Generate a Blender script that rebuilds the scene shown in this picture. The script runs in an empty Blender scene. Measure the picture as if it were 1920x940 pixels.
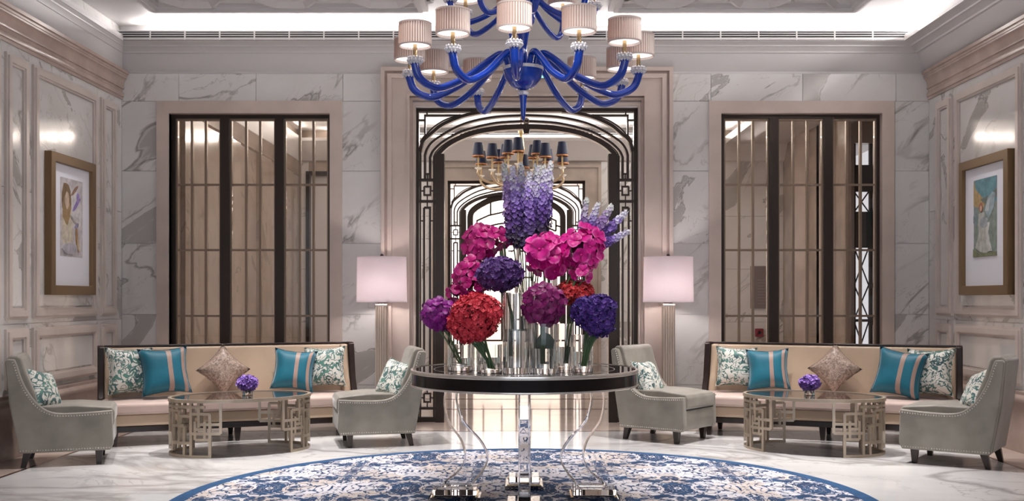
import bpy, math, random
from mathutils import Vector, Matrix, Euler
S = bpy.context.scene
COL = S.collection
PI = math.pi
rnd = random.Random(7)

# ------------------------------------------------------------------ camera, world, lights, exposure
F = 1950.0; CH = 1.30; VX, VY = 978.0, 560.0
cam_d = bpy.data.cameras.new('camera'); cam = bpy.data.objects.new('camera', cam_d); COL.objects.link(cam)
cam.location = (0, 0, CH); cam.rotation_euler = (PI/2, 0, 0)
cam_d.sensor_width = 36; cam_d.lens = F*36/1920
cam_d.shift_x = -(VX-960)/1920; cam_d.shift_y = (VY-470)/1920
cam_d.clip_start = 0.05; cam_d.clip_end = 200
S.camera = cam
S.view_settings.view_transform = 'Standard'; S.view_settings.look = 'None'
S.view_settings.gamma = 1; S.view_settings.use_curve_mapping = False
S.view_settings.exposure = 0.04
w = bpy.data.worlds.new('sky'); S.world = w; w.use_nodes = True
w.node_tree.nodes['Background'].inputs[0].default_value = (0.72, 0.82, 1.0, 1)
w.node_tree.nodes['Background'].inputs[1].default_value = 1.35

def light(name, typ, loc, energy, color=(1, 1, 1), rot=(0, 0, 0), size=None, size_y=None, spot=None, blend=.5, radius=None):
    d = bpy.data.lights.new(name, typ); d.energy = energy; d.color = color
    if typ == 'AREA':
        d.shape = 'RECTANGLE'; d.size = size; d.size_y = size_y or size
    if typ == 'SPOT':
        d.spot_size = math.radians(spot); d.spot_blend = blend
    if radius is not None and typ != 'AREA': d.shadow_soft_size = radius
    o = bpy.data.objects.new(name, d); COL.objects.link(o); o.location = loc; o.rotation_euler = rot
    return o
WARM = (1, .86, .76); NEUT = (1, .95, .93)
# daylight entering by the tall windows behind the camera
light('daylight_window', 'AREA', (0, -2.7, 2.2), 42, (.96, .97, 1), (PI/2, 0, 0), 7.0, 3.0)
# cove strips of the lobby ceiling (hidden on the ledge above the soffit)
light('cove_strip_back', 'AREA', (-2.3, 10.78, 4.06), 34, NEUT, (math.radians(100), 0, PI), 3.2, .05)
light('cove_strip_back', 'AREA', (2.35, 10.78, 4.06), 34, NEUT, (math.radians(100), 0, PI), 3.2, .05)
light('cove_strip_left', 'AREA', (-4.22, 7.0, 4.06), 80, NEUT, (math.radians(100), 0, -PI/2), 7.4, .05)
light('cove_strip_right', 'AREA', (4.10, 7.0, 4.06), 80, NEUT, (math.radians(100), 0, PI/2), 7.4, .05)
# recessed ceiling downlights, with unseen ones added to wash the sofas and walls
DOWN = [(-1.7, 8.6, 660), (1.72, 8.6, 660), (-3.0, 7.9, 260), (3.05, 7.9, 260), (0, 4.6, 210), (-1.9, 5.6, 200), (1.9, 5.6, 200), (-.75, 6.0, 150), (.9, 6.0, 150), (-2.6, 9.55, 200), (2.7, 9.55, 200), (-.9, 9.9, 120), (1.0, 9.9, 120), (-3.45, 9.3, 110), (3.5, 9.3, 110)]
for x, y, e in DOWN:
    tilt = math.radians(42) if (x, y) == (0, 4.6) else 0   # unseen downlight turned into an added spot that brightens the flowers
    light('downlight_and_fill_lamp', 'SPOT', (x, y, 4.05), e, NEUT, (tilt, 0, 0), spot=34 if tilt else 62, blend=.8, radius=.05)
# the hall behind the back wall
light('hall_ceiling_lamp', 'AREA', (-1.9, 14.4, 3.85), 46, NEUT, (0, 0, 0), 2.2, 4.0)
light('hall_ceiling_lamp', 'AREA', (1.9, 14.4, 3.85), 50, NEUT, (0, 0, 0), 2.2, 4.0)
light('far_room_lamp', 'AREA', (-.1, 19.3, 3.6), 420, (1, .94, .88), (0, 0, 0), 2.4, 2.0)

def P(px, py, Y):
    return Vector(((px-VX)*Y/F, Y, CH-(py-VY)*Y/F))
def PX(px, Y): return (px-VX)*Y/F
def PZ(py, Y): return CH-(py-VY)*Y/F

# ------------------------------------------------------------------ node helpers
class NT:
    def __init__(s, name):
        s.m = bpy.data.materials.new(name); s.m.use_nodes = True
        s.t = s.m.node_tree; s.b = s.t.nodes['Principled BSDF']; s.out = s.t.nodes['Material Output']
    def n(s, typ, **kw):
        nd = s.t.nodes.new(typ)
        for k, v in kw.items():
            if k.startswith('i_'):
                key = k[2:]
                nd.inputs[int(key) if key.isdigit() else key].default_value = v
            else: setattr(nd, k, v)
        return nd
    def l(s, a, b): s.t.links.new(a, b)
    def math(s, op, a, b=None, c=None, clamp=False):
        nd = s.n('ShaderNodeMath', operation=op); nd.use_clamp = clamp
        for i, v in enumerate((a, b, c)):
            if v is None: continue
            if isinstance(v, (int, float)): nd.inputs[i].default_value = v
            else: s.l(v, nd.inputs[i])
        return nd.outputs[0]
    def vmath(s, op, a, b):
        nd = s.n('ShaderNodeVectorMath', operation=op)
        for i, v in enumerate((a, b)):
            if isinstance(v, (tuple, list)): nd.inputs[i].default_value = v
            else: s.l(v, nd.inputs[i])
        return nd.outputs[0]
    def mix(s, fac, a, b):
        nd = s.n('ShaderNodeMix', data_type='RGBA')
        for k, v in ((0, fac), (6, a), (7, b)):
            if isinstance(v, (int, float)): nd.inputs[k].default_value = v
            elif isinstance(v, (tuple, list)): nd.inputs[k].default_value = (*v, 1)
            else: s.l(v, nd.inputs[k])
        return nd.outputs[2]
    def ramp(s, x, lo, hi, a=0., b=1.):
        nd = s.n('ShaderNodeMapRange'); nd.clamp = True; s.l(x, nd.inputs[0])
        for i, v in ((1, lo), (2, hi), (3, a), (4, b)): nd.inputs[i].default_value = v
        return nd.outputs[0]
    def noise(s, vec, scale, detail=3, rough=.5, dist=0):
        nd = s.n('ShaderNodeTexNoise'); s.l(vec, nd.inputs['Vector'])
        nd.inputs['Scale'].default_value = scale; nd.inputs['Detail'].default_value = detail
        nd.inputs['Roughness'].default_value = rough; nd.inputs['Distortion'].default_value = dist
        return nd.outputs[0]
    def coord(s, which='Object'): return s.n('ShaderNodeTexCoord').outputs[which]
    def bump(s, h, strength=.2, dist=.01):
        nd = s.n('ShaderNodeBump'); nd.inputs['Strength'].default_value = strength; nd.inputs['Distance'].default_value = dist
        s.l(h, nd.inputs['Height']); s.l(nd.outputs[0], s.b.inputs['Normal'])
    def set(s, **kw):
        for k, v in kw.items():
            k = k.replace('_', ' ')
            if isinstance(v, (int, float)): s.b.inputs[k].default_value = v
            elif isinstance(v, (tuple, list)): s.b.inputs[k].default_value = (*v, 1) if len(v) == 3 else v
            else: s.l(v, s.b.inputs[k])
        return s

def plain(name, col, rough=.5, metal=0., var=0., vscale=8, bump=0, **kw):
    t = NT(name); t.set(Base_Color=col, Roughness=rough, Metallic=metal, **kw)
    if var or bump:
        c = t.coord()
        nz = t.noise(c, vscale, 4)
        if var:
            lo = tuple(max(0, v*(1-var)) for v in col); hi = tuple(min(1, v*(1+var)) for v in col)
            t.set(Base_Color=t.mix(t.ramp(nz, .3, .7), lo, hi))
        if bump: t.bump(t.noise(c, vscale*12, 3), bump, .003)
    return t.m

def marble(name, base, tint, vein, rough, scale=1., rot=(0, .6, .5), thick=.035, smear=.62, offs=True, g0=.48):
    t = NT(name)
    c = t.coord()
    if offs:
        oi = t.n('ShaderNodeObjectInfo')
        k = t.math('MULTIPLY', oi.outputs['Random'], 61.7)
        cv = t.n('ShaderNodeCombineXYZ'); t.l(k, cv.inputs[0]); t.l(t.math('MULTIPLY', k, 1.7), cv.inputs[1]); t.l(t.math('MULTIPLY', k, .63), cv.inputs[2])
        c = t.vmath('ADD', c, cv.outputs[0])
    m0 = t.n('ShaderNodeMapping'); t.l(c, m0.inputs[0]); m0.inputs['Rotation'].default_value = rot
    mp = t.n('ShaderNodeMapping'); t.l(m0.outputs[0], mp.inputs[0])
    mp.inputs['Scale'].default_value = (scale*.62, scale*1.0, scale*1.75)
    v = mp.outputs[0]
    n1 = t.noise(v, .85, 6, .5, .7)
    veins = t.ramp(t.math('ABSOLUTE', t.math('SUBTRACT', n1, .5)), 0, thick, .9, 0)
    n2 = t.noise(v, 2.2, 6, .55, 1.2)
    thin = t.ramp(t.math('ABSOLUTE', t.math('SUBTRACT', n2, .47)), 0, thick*.55, .55, 0)
    gate = t.ramp(t.noise(v, .9, 3, .5, .4), g0, g0+.14)
    cloud = t.ramp(n1, smear, smear+.012, 0, .62)
    edge = t.ramp(t.math('ABSOLUTE', t.math('SUBTRACT', n1, smear)), 0, .009, .95, 0)
    m = t.math('MAXIMUM', t.math('MULTIPLY', t.math('MAXIMUM', veins, thin), gate), t.math('MAXIMUM', cloud, edge))
    body = t.mix(t.ramp(t.noise(v, 1.6, 4), .35, .65), base, tint)
    t.set(Base_Color=t.mix(m, body, vein), Roughness=rough)
    return t.m

MAT = {}
MAT['marble'] = marble('white_veined_marble', (.765, .75, .735), (.70, .68, .66), (.29, .27, .25), .12, 1.15, (.62, .62, 0), .017, .615)
MAT['floor_marble'] = marble('floor_white_marble', (.84, .835, .83), (.70, .69, .69), (.40, .38, .37), .09, .85, (0, 0, .30), .034, .64, offs=False, g0=.34)
MAT['hall_marble'] = marble('hall_beige_marble', (.44, .365, .30), (.38, .305, .25), (.25, .20, .16), .14, 1.1, (.62, .62, 0), .02, .62)
MAT['stone'] = plain('pink_beige_limestone', (.60, .50, .445), .28, var=.09, vscale=3)
MAT['stone_dark'] = plain('rose_beige_limestone', (.47, .36, .315), .25, var=.12, vscale=4)
MAT['mold'] = plain('pale_rose_molding', (.66, .58, .535), .28, var=.08, vscale=3)
MAT['stone_floor'] = plain('polished_beige_stone', (.60, .49, .43), .08, var=.10, vscale=2)
MAT['inlay'] = plain('dark_brown_inlay', (.09, .05, .04), .12)
MAT['ceil'] = plain('white_ceiling_paint', (.74, .72, .715), .6)
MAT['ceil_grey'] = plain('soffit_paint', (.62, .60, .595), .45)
MAT['bronze'] = plain('dark_bronze', (.045, .032, .026), .32, .6)
MAT['brass_dull'] = plain('dull_bronze_brass', (.27, .20, .145), .42, .6)
MAT['hall_stone'] = plain('hall_beige_stone', (.40, .325, .27), .22, var=.2, vscale=2.5)
MAT['gold'] = plain('gold_leaf', (.80, .58, .30), .3, .9)
MAT['frame_gold'] = plain('aged_gold_frame', (.20, .125, .062), .42, .4)
MAT['black'] = plain('black_lacquer', (.006, .004, .005), .12)
MAT['wood_dark'] = plain('espresso_wood', (.022, .010, .008), .3, var=.3, vscale=14)
MAT['slot'] = plain('dark_slot', (.012, .012, .014), .7)
MAT['mat_board'] = plain('white_mat_board', (.80, .81, .88), .6)

def glass(name, col=(1, 1, 1), rough=0., ior=1.45):
    t = NT(name); t.set(Base_Color=col, Roughness=rough, IOR=ior); t.b.inputs['Transmission Weight'].default_value = 1
    return t.m
MAT['glass'] = glass('clear_glass')
MAT['acrylic'] = glass('clear_acrylic', (.97, .97, .98), 0., 1.40)
MAT['water'] = glass('water', (.96, .99, .99), 0., 1.33)
def pane_mat(name, tint, ior=1.45):
    t = NT(name); t.t.nodes.remove(t.b)
    fr = t.n('ShaderNodeFresnel'); fr.inputs[0].default_value = ior
    tr = t.n('ShaderNodeBsdfTransparent'); tr.inputs[0].default_value = (*tint, 1)
    gl = t.n('ShaderNodeBsdfGlossy'); gl.inputs['Roughness'].default_value = .015
    mx = t.n('ShaderNodeMixShader'); t.l(fr.outputs[0], mx.inputs[0]); t.l(tr.outputs[0], mx.inputs[1]); t.l(gl.outputs[0], mx.inputs[2])
    t.l(mx.outputs[0], t.out.inputs[0]); return t.m
MAT['clear_plate'] = pane_mat('clear_acrylic_plate', (.93, .935, .95), 1.18)
MAT['pane'] = pane_mat('bronze_tinted_pane', (.93, .895, .86))
def emit(name, col, s):
    t = NT(name); t.set(Base_Color=(.8, .8, .8), Emission_Color=col, Emission_Strength=s); return t.m
def shade_mat(name, col, tr=.55):
    t = NT(name); t.t.nodes.remove(t.b)
    d = t.n('ShaderNodeBsdfDiffuse'); d.inputs[0].default_value = (*col, 1)
    r = t.n('ShaderNodeBsdfTranslucent'); r.inputs[0].default_value = (*col, 1)
    mx = t.n('ShaderNodeMixShader'); mx.inputs[0].default_value = tr
    t.l(d.outputs[0], mx.inputs[1]); t.l(r.outputs[0], mx.inputs[2]); t.l(mx.outputs[0], t.out.inputs[0]); return t.m

# ------------------------------------------------------------------ mesh builder
class MB:
    def __init__(s): s.v = []; s.f = []
    def add(s, vs, fs):
        o = len(s.v); s.v += [tuple(v) for v in vs]; s.f += [tuple(i+o for i in f) for f in fs]; return s
    def box(s, x0, x1, y0, y1, z0, z1):
        if x1 < x0: x0, x1 = x1, x0
        if y1 < y0: y0, y1 = y1, y0
        if z1 < z0: z0, z1 = z1, z0
        return s.add([(x0, y0, z0), (x1, y0, z0), (x1, y1, z0), (x0, y1, z0), (x0, y0, z1), (x1, y0, z1), (x1, y1, z1), (x0, y1, z1)],
              [(0, 3, 2, 1), (4, 5, 6, 7), (0, 1, 5, 4), (1, 2, 6, 5), (2, 3, 7, 6), (3, 0, 4, 7)])
    def taper(s, c, b, t, h):   # tapered square leg: centre (x,y), half bottom, half top, z0,z1, lean
        (x, y), (z0, z1), (dx, dy) = c, h, (0, 0)
        vs = [(x+sx*b, y+sy*b, z0) for sx, sy in ((-1, -1), (1, -1), (1, 1), (-1, 1))] + [(x+sx*t, y+sy*t, z1) for sx, sy in ((-1, -1), (1, -1), (1, 1), (-1, 1))]
        return s.add(vs, [(0, 3, 2, 1), (4, 5, 6, 7), (0, 1, 5, 4), (1, 2, 6, 5), (2, 3, 7, 6), (3, 0, 4, 7)])
    def tube(s, pts, r, n=8, cap=True, closed=False):
        pts = [Vector(p) for p in pts]; m = len(pts)
        rs = r if isinstance(r, (list, tuple)) else [r]*m
        up = None; base = len(s.v); vs = []; fs = []
        for i, p in enumerate(pts):
            if closed: t = (pts[(i+1) % m]-pts[i-1]).normalized()
            else: t = (pts[min(i+1, m-1)]-pts[max(i-1, 0)]).normalized()
            if up is None:
                a = Vector((0, 0, 1)) if abs(t.z) < .9 else Vector((1, 0, 0))
                up = (a-t*a.dot(t)).normalized()
            else:
                up = (up-t*up.dot(t)).normalized()
            q = t.cross(up)
            for k in range(n):
                an = 2*PI*k/n
                vs.append(p+(up*math.cos(an)+q*math.sin(an))*rs[i])
        for i in range(m if closed else m-1):
            j = (i+1) % m
            for k in range(n):
                k2 = (k+1) % n
                fs.append((i*n+k, i*n+k2, j*n+k2, j*n+k))
        if cap and not closed:
            fs.append(tuple(reversed(range(n)))); fs.append(tuple(range((m-1)*n, m*n)))
        return s.add(vs, fs)
    def lathe(s, prof, n=24, c=(0, 0, 0), close=False, pleat=0.):
        vs = []; fs = []; m = len(prof)
        for (r, z) in prof:
            for k in range(n):
                a = 2*PI*k/n; rr = r*(1+(pleat if k % 2 else 0))
                vs.append((c[0]+rr*math.cos(a), c[1]+rr*math.sin(a), c[2]+z))
        for i in range(m if close else m-1):
            j = (i+1) % m
            for k in range(n):
                k2 = (k+1) % n
                fs.append((i*n+k, i*n+k2, j*n+k2, j*n+k))
        if not close:
            if prof[0][0] > 1e-5: fs.append(tuple(reversed(range(n))))
            if prof[-1][0] > 1e-5: fs.append(tuple(range((m-1)*n, m*n)))
        return s.add(vs, fs)
    def prism(s, out, a, b, axis='y'):  # outline of 2d points extruded along axis
        n = len(out)
        def mk(p, t):
            if axis == 'y': return (p[0], t, p[1])
            if axis == 'x': return (t, p[0], p[1])
            return (p[0], p[1], t)
        vs = [mk(p, a) for p in out]+[mk(p, b) for p in out]
        fs = [tuple(range(n)), tuple(reversed(range(n, 2*n)))]+[(i, i+n, (i+1) % n+n, (i+1) % n) for i in range(n)]
        return s.add(vs, fs)
    def ribbon(s, pts, w, y0, y1, closed=False):  # flat bar following a path in the XZ plane
        pts = [Vector((p[0], p[1])) for p in pts]; m = len(pts); L = []; R = []
        for i in range(m):
            a = pts[i-1] if (i > 0 or closed) else pts[i]; b = pts[(i+1) % m] if (i < m-1 or closed) else pts[i]
            d1 = (pts[i]-a); d2 = (b-pts[i])
            d1 = d1.normalized() if d1.length > 1e-9 else d2.normalized(); d2 = d2.normalized() if d2.length > 1e-9 else d1
            t = (d1+d2).normalized(); nn = Vector((-t.y, t.x)); k = max(.35, nn.dot(Vector((-d1.y, d1.x))))
            L.append(pts[i]+nn*(w/2/k)); R.append(pts[i]-nn*(w/2/k))
        vs = []
        for i in range(m):
            vs += [(L[i].x, y0, L[i].y), (R[i].x, y0, R[i].y), (R[i].x, y1, R[i].y), (L[i].x, y1, L[i].y)]
        fs = []
        for i in range(m if closed else m-1):
            j = (i+1) % m
            for k in range(4):
                k2 = (k+1) % 4
                fs.append((i*4+k, j*4+k, j*4+k2, i*4+k2))
        if not closed: fs += [(0, 1, 2, 3), tuple((m-1)*4+k for k in (3, 2, 1, 0))]
        return s.add(vs, fs)
    def xf(s, M):
        s.v = [tuple(M @ Vector(v)) for v in s.v]; return s
    def mesh(s, name, mt, smooth=True, angle=35):
        me = bpy.data.meshes.new(name); me.from_pydata(s.v, [], s.f); me.update()
        bm_fix(me)
        me.materials.append(MAT[mt] if isinstance(mt, str) else mt)
        if smooth:
            me.polygons.foreach_set('use_smooth', [True]*len(me.polygons)); me.set_sharp_from_angle(angle=math.radians(angle))
        return me
    def build(s, name, mt, parent=None, smooth=True, angle=35, bevel=0, seg=2, sub=0, origin=None):
        if origin is not None:
            o3 = Vector(origin); s.v = [tuple(Vector(v)-o3) for v in s.v]
        o = bpy.data.objects.new(name, s.mesh(name, mt, smooth, angle)); COL.objects.link(o)
        if origin is not None: o.location = origin
        if parent is not None: o.parent = parent
        if bevel:
            md = o.modifiers.new('bevel', 'BEVEL'); md.width = bevel; md.segments = seg; md.limit_method = 'ANGLE'; md.harden_normals = False
        if sub:
            md = o.modifiers.new('subsurf', 'SUBSURF'); md.levels = sub; md.render_levels = sub
        return o
import bmesh
def bm_fix(me):
    bm = bmesh.new(); bm.from_mesh(me); bmesh.ops.recalc_face_normals(bm, faces=bm.faces); bm.to_mesh(me); bm.free()

def empty(name, loc=(0, 0, 0), rz=0):
    o = bpy.data.objects.new(name, None); COL.objects.link(o); o.location = loc; o.rotation_euler = (0, 0, rz); o.empty_display_size = .1
    return o
def tag(o, label=None, cat=None, group=None, kind=None):
    if label: o['label'] = label
    if cat: o['category'] = cat
    if group: o['group'] = group
    if kind: o['kind'] = kind
    return o
def inst(name, me, parent, loc=(0, 0, 0), rot=(0, 0, 0), scale=(1, 1, 1)):
    o = bpy.data.objects.new(name, me); COL.objects.link(o); o.parent = parent; o.location = loc; o.rotation_euler = rot; o.scale = scale
    return o
def copy_tree(o, parent=None):
    c = o.copy(); COL.objects.link(c)
    if parent is not None: c.parent = parent
    for ch in list(o.children): copy_tree(ch, c)
    return c
def curve(pts, n=8):  # Catmull-Rom through points
    pts = [Vector(p) for p in pts]; out = []
    for i in range(len(pts)-1):
        p0 = pts[max(i-1, 0)]; p1 = pts[i]; p2 = pts[i+1]; p3 = pts[min(i+2, len(pts)-1)]
        for k in range(n):
            t = k/n
            out.append(.5*((2*p1)+(p2-p0)*t+(2*p0-5*p1+4*p2-p3)*t*t+(3*p1-p0-3*p2+p3)*t*t*t))
    out.append(pts[-1]); return out
# ------------------------------------------------------------------ the setting
YB = 10.83; TH = .30
XL, XR = PX(228, YB), PX(1742, YB)
HW = PZ(138, YB)                       # top of the walls
def bx(p): return PX(p, YB)
def bz(p): return PZ(p, YB)
YF = -3.0
# floor: beige border stone, dark inlay, white marble field
fl = tag(MB().box(-9, 9, YF, 22, -.12, 0).build('floor', 'stone_floor'), 'polished beige stone floor of the lobby and halls', kind='structure')
FX0, FX1, FY = -3.76, 3.80, 10.16
MB().box(FX0, FX1, YF, FY, 0, .002).build('marble_field', 'floor_marble', fl)
for a in ((FX0-.03, FX0, YF, FY+.03), (FX1, FX1+.03, YF, FY+.03), (FX0, FX1, FY, FY+.03)):
    MB().box(a[0], a[1], a[2], a[3], 0, .003).build('inlay_strip', 'inlay', fl)
for y in (12.2, 13.4, 15.9, 17.0):
    MB().box(-3.2, 3.2, y, y+.045, 0, .003).build('inlay_strip', 'inlay', fl)
for x in (-2.4, -1.35, 1.2, 2.3):
    MB().box(x, x+.045, 12.2, 17.0, 0, .0034).build('inlay_strip', 'inlay', fl)

# back wall: core with door and window openings, marble slabs proud of it
DX0, DX1, DZ = bx(777), bx(1197), bz(200)
W1 = (bx(318), bx(622)); W2 = (bx(1350), bx(1656)); WZ0, WZ1 = bz(722), bz(213)
wb = MB()
for x0, x1, z0, z1 in ((XL-.3, W1[0], 0, 4.3), (W1[0], W1[1], 0, WZ0), (W1[0], W1[1], WZ1, 4.3), (W1[1], DX0, 0, 4.3), (DX0, DX1, DZ, 4.3),
                       (DX1, W2[0], 0, 4.3), (W2[0], W2[1], 0, WZ0), (W2[0], W2[1], WZ1, 4.3), (W2[1], XR+.3, 0, 4.3)):
    wb.box(x0, x1, YB+.02, YB+TH, z0, z1)
wall_back = tag(wb.build('wall_back', 'ceil', smooth=False), 'white veined marble wall with central doorway behind the sofas', kind='structure')
SL = 0
def slab(x0, x1, y0, y1, parent=wall_back, m='marble', g=.0022):
    a, b, c, d = bx(x0)+g, bx(x1)-g, bz(y1)+g, bz(y0)-g
    MB().box(a, b, YB, YB+.03, c, d).build('slab', m, parent, smooth=False, origin=((a+b)/2, YB, (c+d)/2))
R = (190, 321, 457, 590, 722, 794.3)
for x0, x1 in ((228, 335), (335, 480), (480, 643), (643, 716), (1260, 1333), (1333, 1505), (1505, 1680), (1680, 1742)):
    slab(x0, x1, 138, 190)
for x0, x1 in ((228, 296), (640, 716), (1260, 1335), (1678, 1742)):
    for i in range(5): slab(x0, x1, R[i], R[i+1])
for x0, x1 in ((296, 400), (400, 520), (520, 640), (1335, 1440), (1440, 1560), (1560, 1678)): slab(x0, x1, 722, 794.3)

# windows
def stone_trim(parent, x0, x1, z0, z1, w, y0, y1, m='stone', name='stone_frame', bottom=True):
    pts = [(x0+w/2, z0), (x0+w/2, z1-w/2), (x1-w/2, z1-w/2), (x1-w/2, z0)]
    return MB().ribbon(pts, w, y0, y1).build(name, m, parent, smooth=False)
def bar_px(parent, name, x0, x1, y0, y1, ya, yb, m):
    return MB().box(bx(x0), bx(x1), ya, yb, bz(y1), bz(y0)).build(name, m, parent, smooth=False)
def window(name, dx, label):
    root = tag(empty(name, (0, 0, 0)), label, kind='structure')
    stone_trim(root, bx(295+dx), bx(642+dx), bz(722), bz(190), bx(318)-bx(295), YB-.03, YB+.1, 'stone')
    stone_trim(root, bx(313+dx), bx(627+dx), bz(722), bz(209), bx(318)-bx(313), YB-.015, YB+.12, 'stone_dark', 'stone_bead')
    MB().box(bx(295+dx), bx(642+dx), YB-.05, YB+.12, bz(728), bz(720)).build('stone_sill', 'stone', root, smooth=False)
    y0, y1 = YB+.05, YB+.14
    for a in ((318, 326, 213, 722), (614, 622, 213, 722), (326, 614, 213, 220.5), (326, 614, 714, 722)):
        bar_px(root, 'frame', a[0]+dx, a[1]+dx, a[2], a[3], y0, y1, 'bronze')
    for a in ((411, 428), (514, 530)): bar_px(root, 'mullion', a[0]+dx, a[1]+dx, 220.5, 714, y0-.02, y1, 'bronze')
    panes = None
    for (a, b) in ((326, 411), (428, 514), (530, 614)):
        for q in ((a, a+3.2, 220.5, 714), (b-3.2, b, 220.5, 714), (a+3.2, b-3.2, 220.5, 224), (a+3.2, b-3.2, 711, 714)):
            bar_px(root, 'sash_frame', q[0]+dx, q[1]+dx, q[2], q[3], y0+.02, y1-.02, 'brass_dull')
        wd = (b-a-6.4)/3
        for k in (1, 2):
            c = a+3.2+wd*k; bar_px(root, 'muntin', c-2.2+dx, c+2.2+dx, 224, 711, y0+.025, y1-.025, 'brass_dull')
        for yy in (345, 468.5, 593):
            bar_px(root, 'muntin', a+3.2+dx, b-3.2+dx, yy-2, yy+2, y0+.03, y1-.03, 'brass_dull')
        rows = (224, 345, 468.5, 593, 711)
        for k in range(3):
            for r in range(4):
                x0 = a+3.2+wd*k; cx = bx(x0+wd/2+dx); cz = (bz(rows[r])+bz(rows[r+1]))/2
                hw, hh = wd*.00555/2, (bz(rows[r])-bz(rows[r+1]))/2
                MB().box(-hw, hw, -.003, .003, -hh, hh).build('pane', 'pane', root, smooth=False).location = (cx, YB+.095, cz)
    return root
window('window_1', 0, 'bronze lattice window in stone frame behind the sofa by the hat picture wall')
window('window_2', 1033.5, 'bronze lattice window in stone frame showing outdoor daylight through its far bay')

# door surround of stone in stepped bands
ds = tag(empty('door_1', (0, 0, 0)), 'stepped pink stone doorway surround in the middle of back wall', kind='structure')
def surround(a0, a1, top, wpx, y0, y1, m, name):
    stone_trim(ds, bx(a0), bx(a1), 0, bz(top), wpx*.005556, y0, y1, m, name)
surround(716, 1260, 129, 7, YB-.09, YB+.05, 'stone', 'outer_molding')
surround(723, 1253, 136, 5, YB-.06, YB+.05, 'stone_dark', 'bead_molding')
surround(728, 1248, 141, 8, YB-.08, YB+.05, 'stone', 'outer_molding')
surround(736, 1240, 149, 29, YB-.05, YB+.05, 'stone', 'flat_band')
surround(765, 1211, 178, 4, YB-.07, YB+.05, 'stone', 'bead_molding')
surround(769, 1207, 184, 5, YB-.03, YB+.05, 'stone_dark', 'bead_molding')
surround(773, 1203, 192, 6, YB+.0, YB+TH, 'stone', 'reveal')

# arched bronze screen of the doorway, drawn in the plane of the door (metres from its axis)

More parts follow.
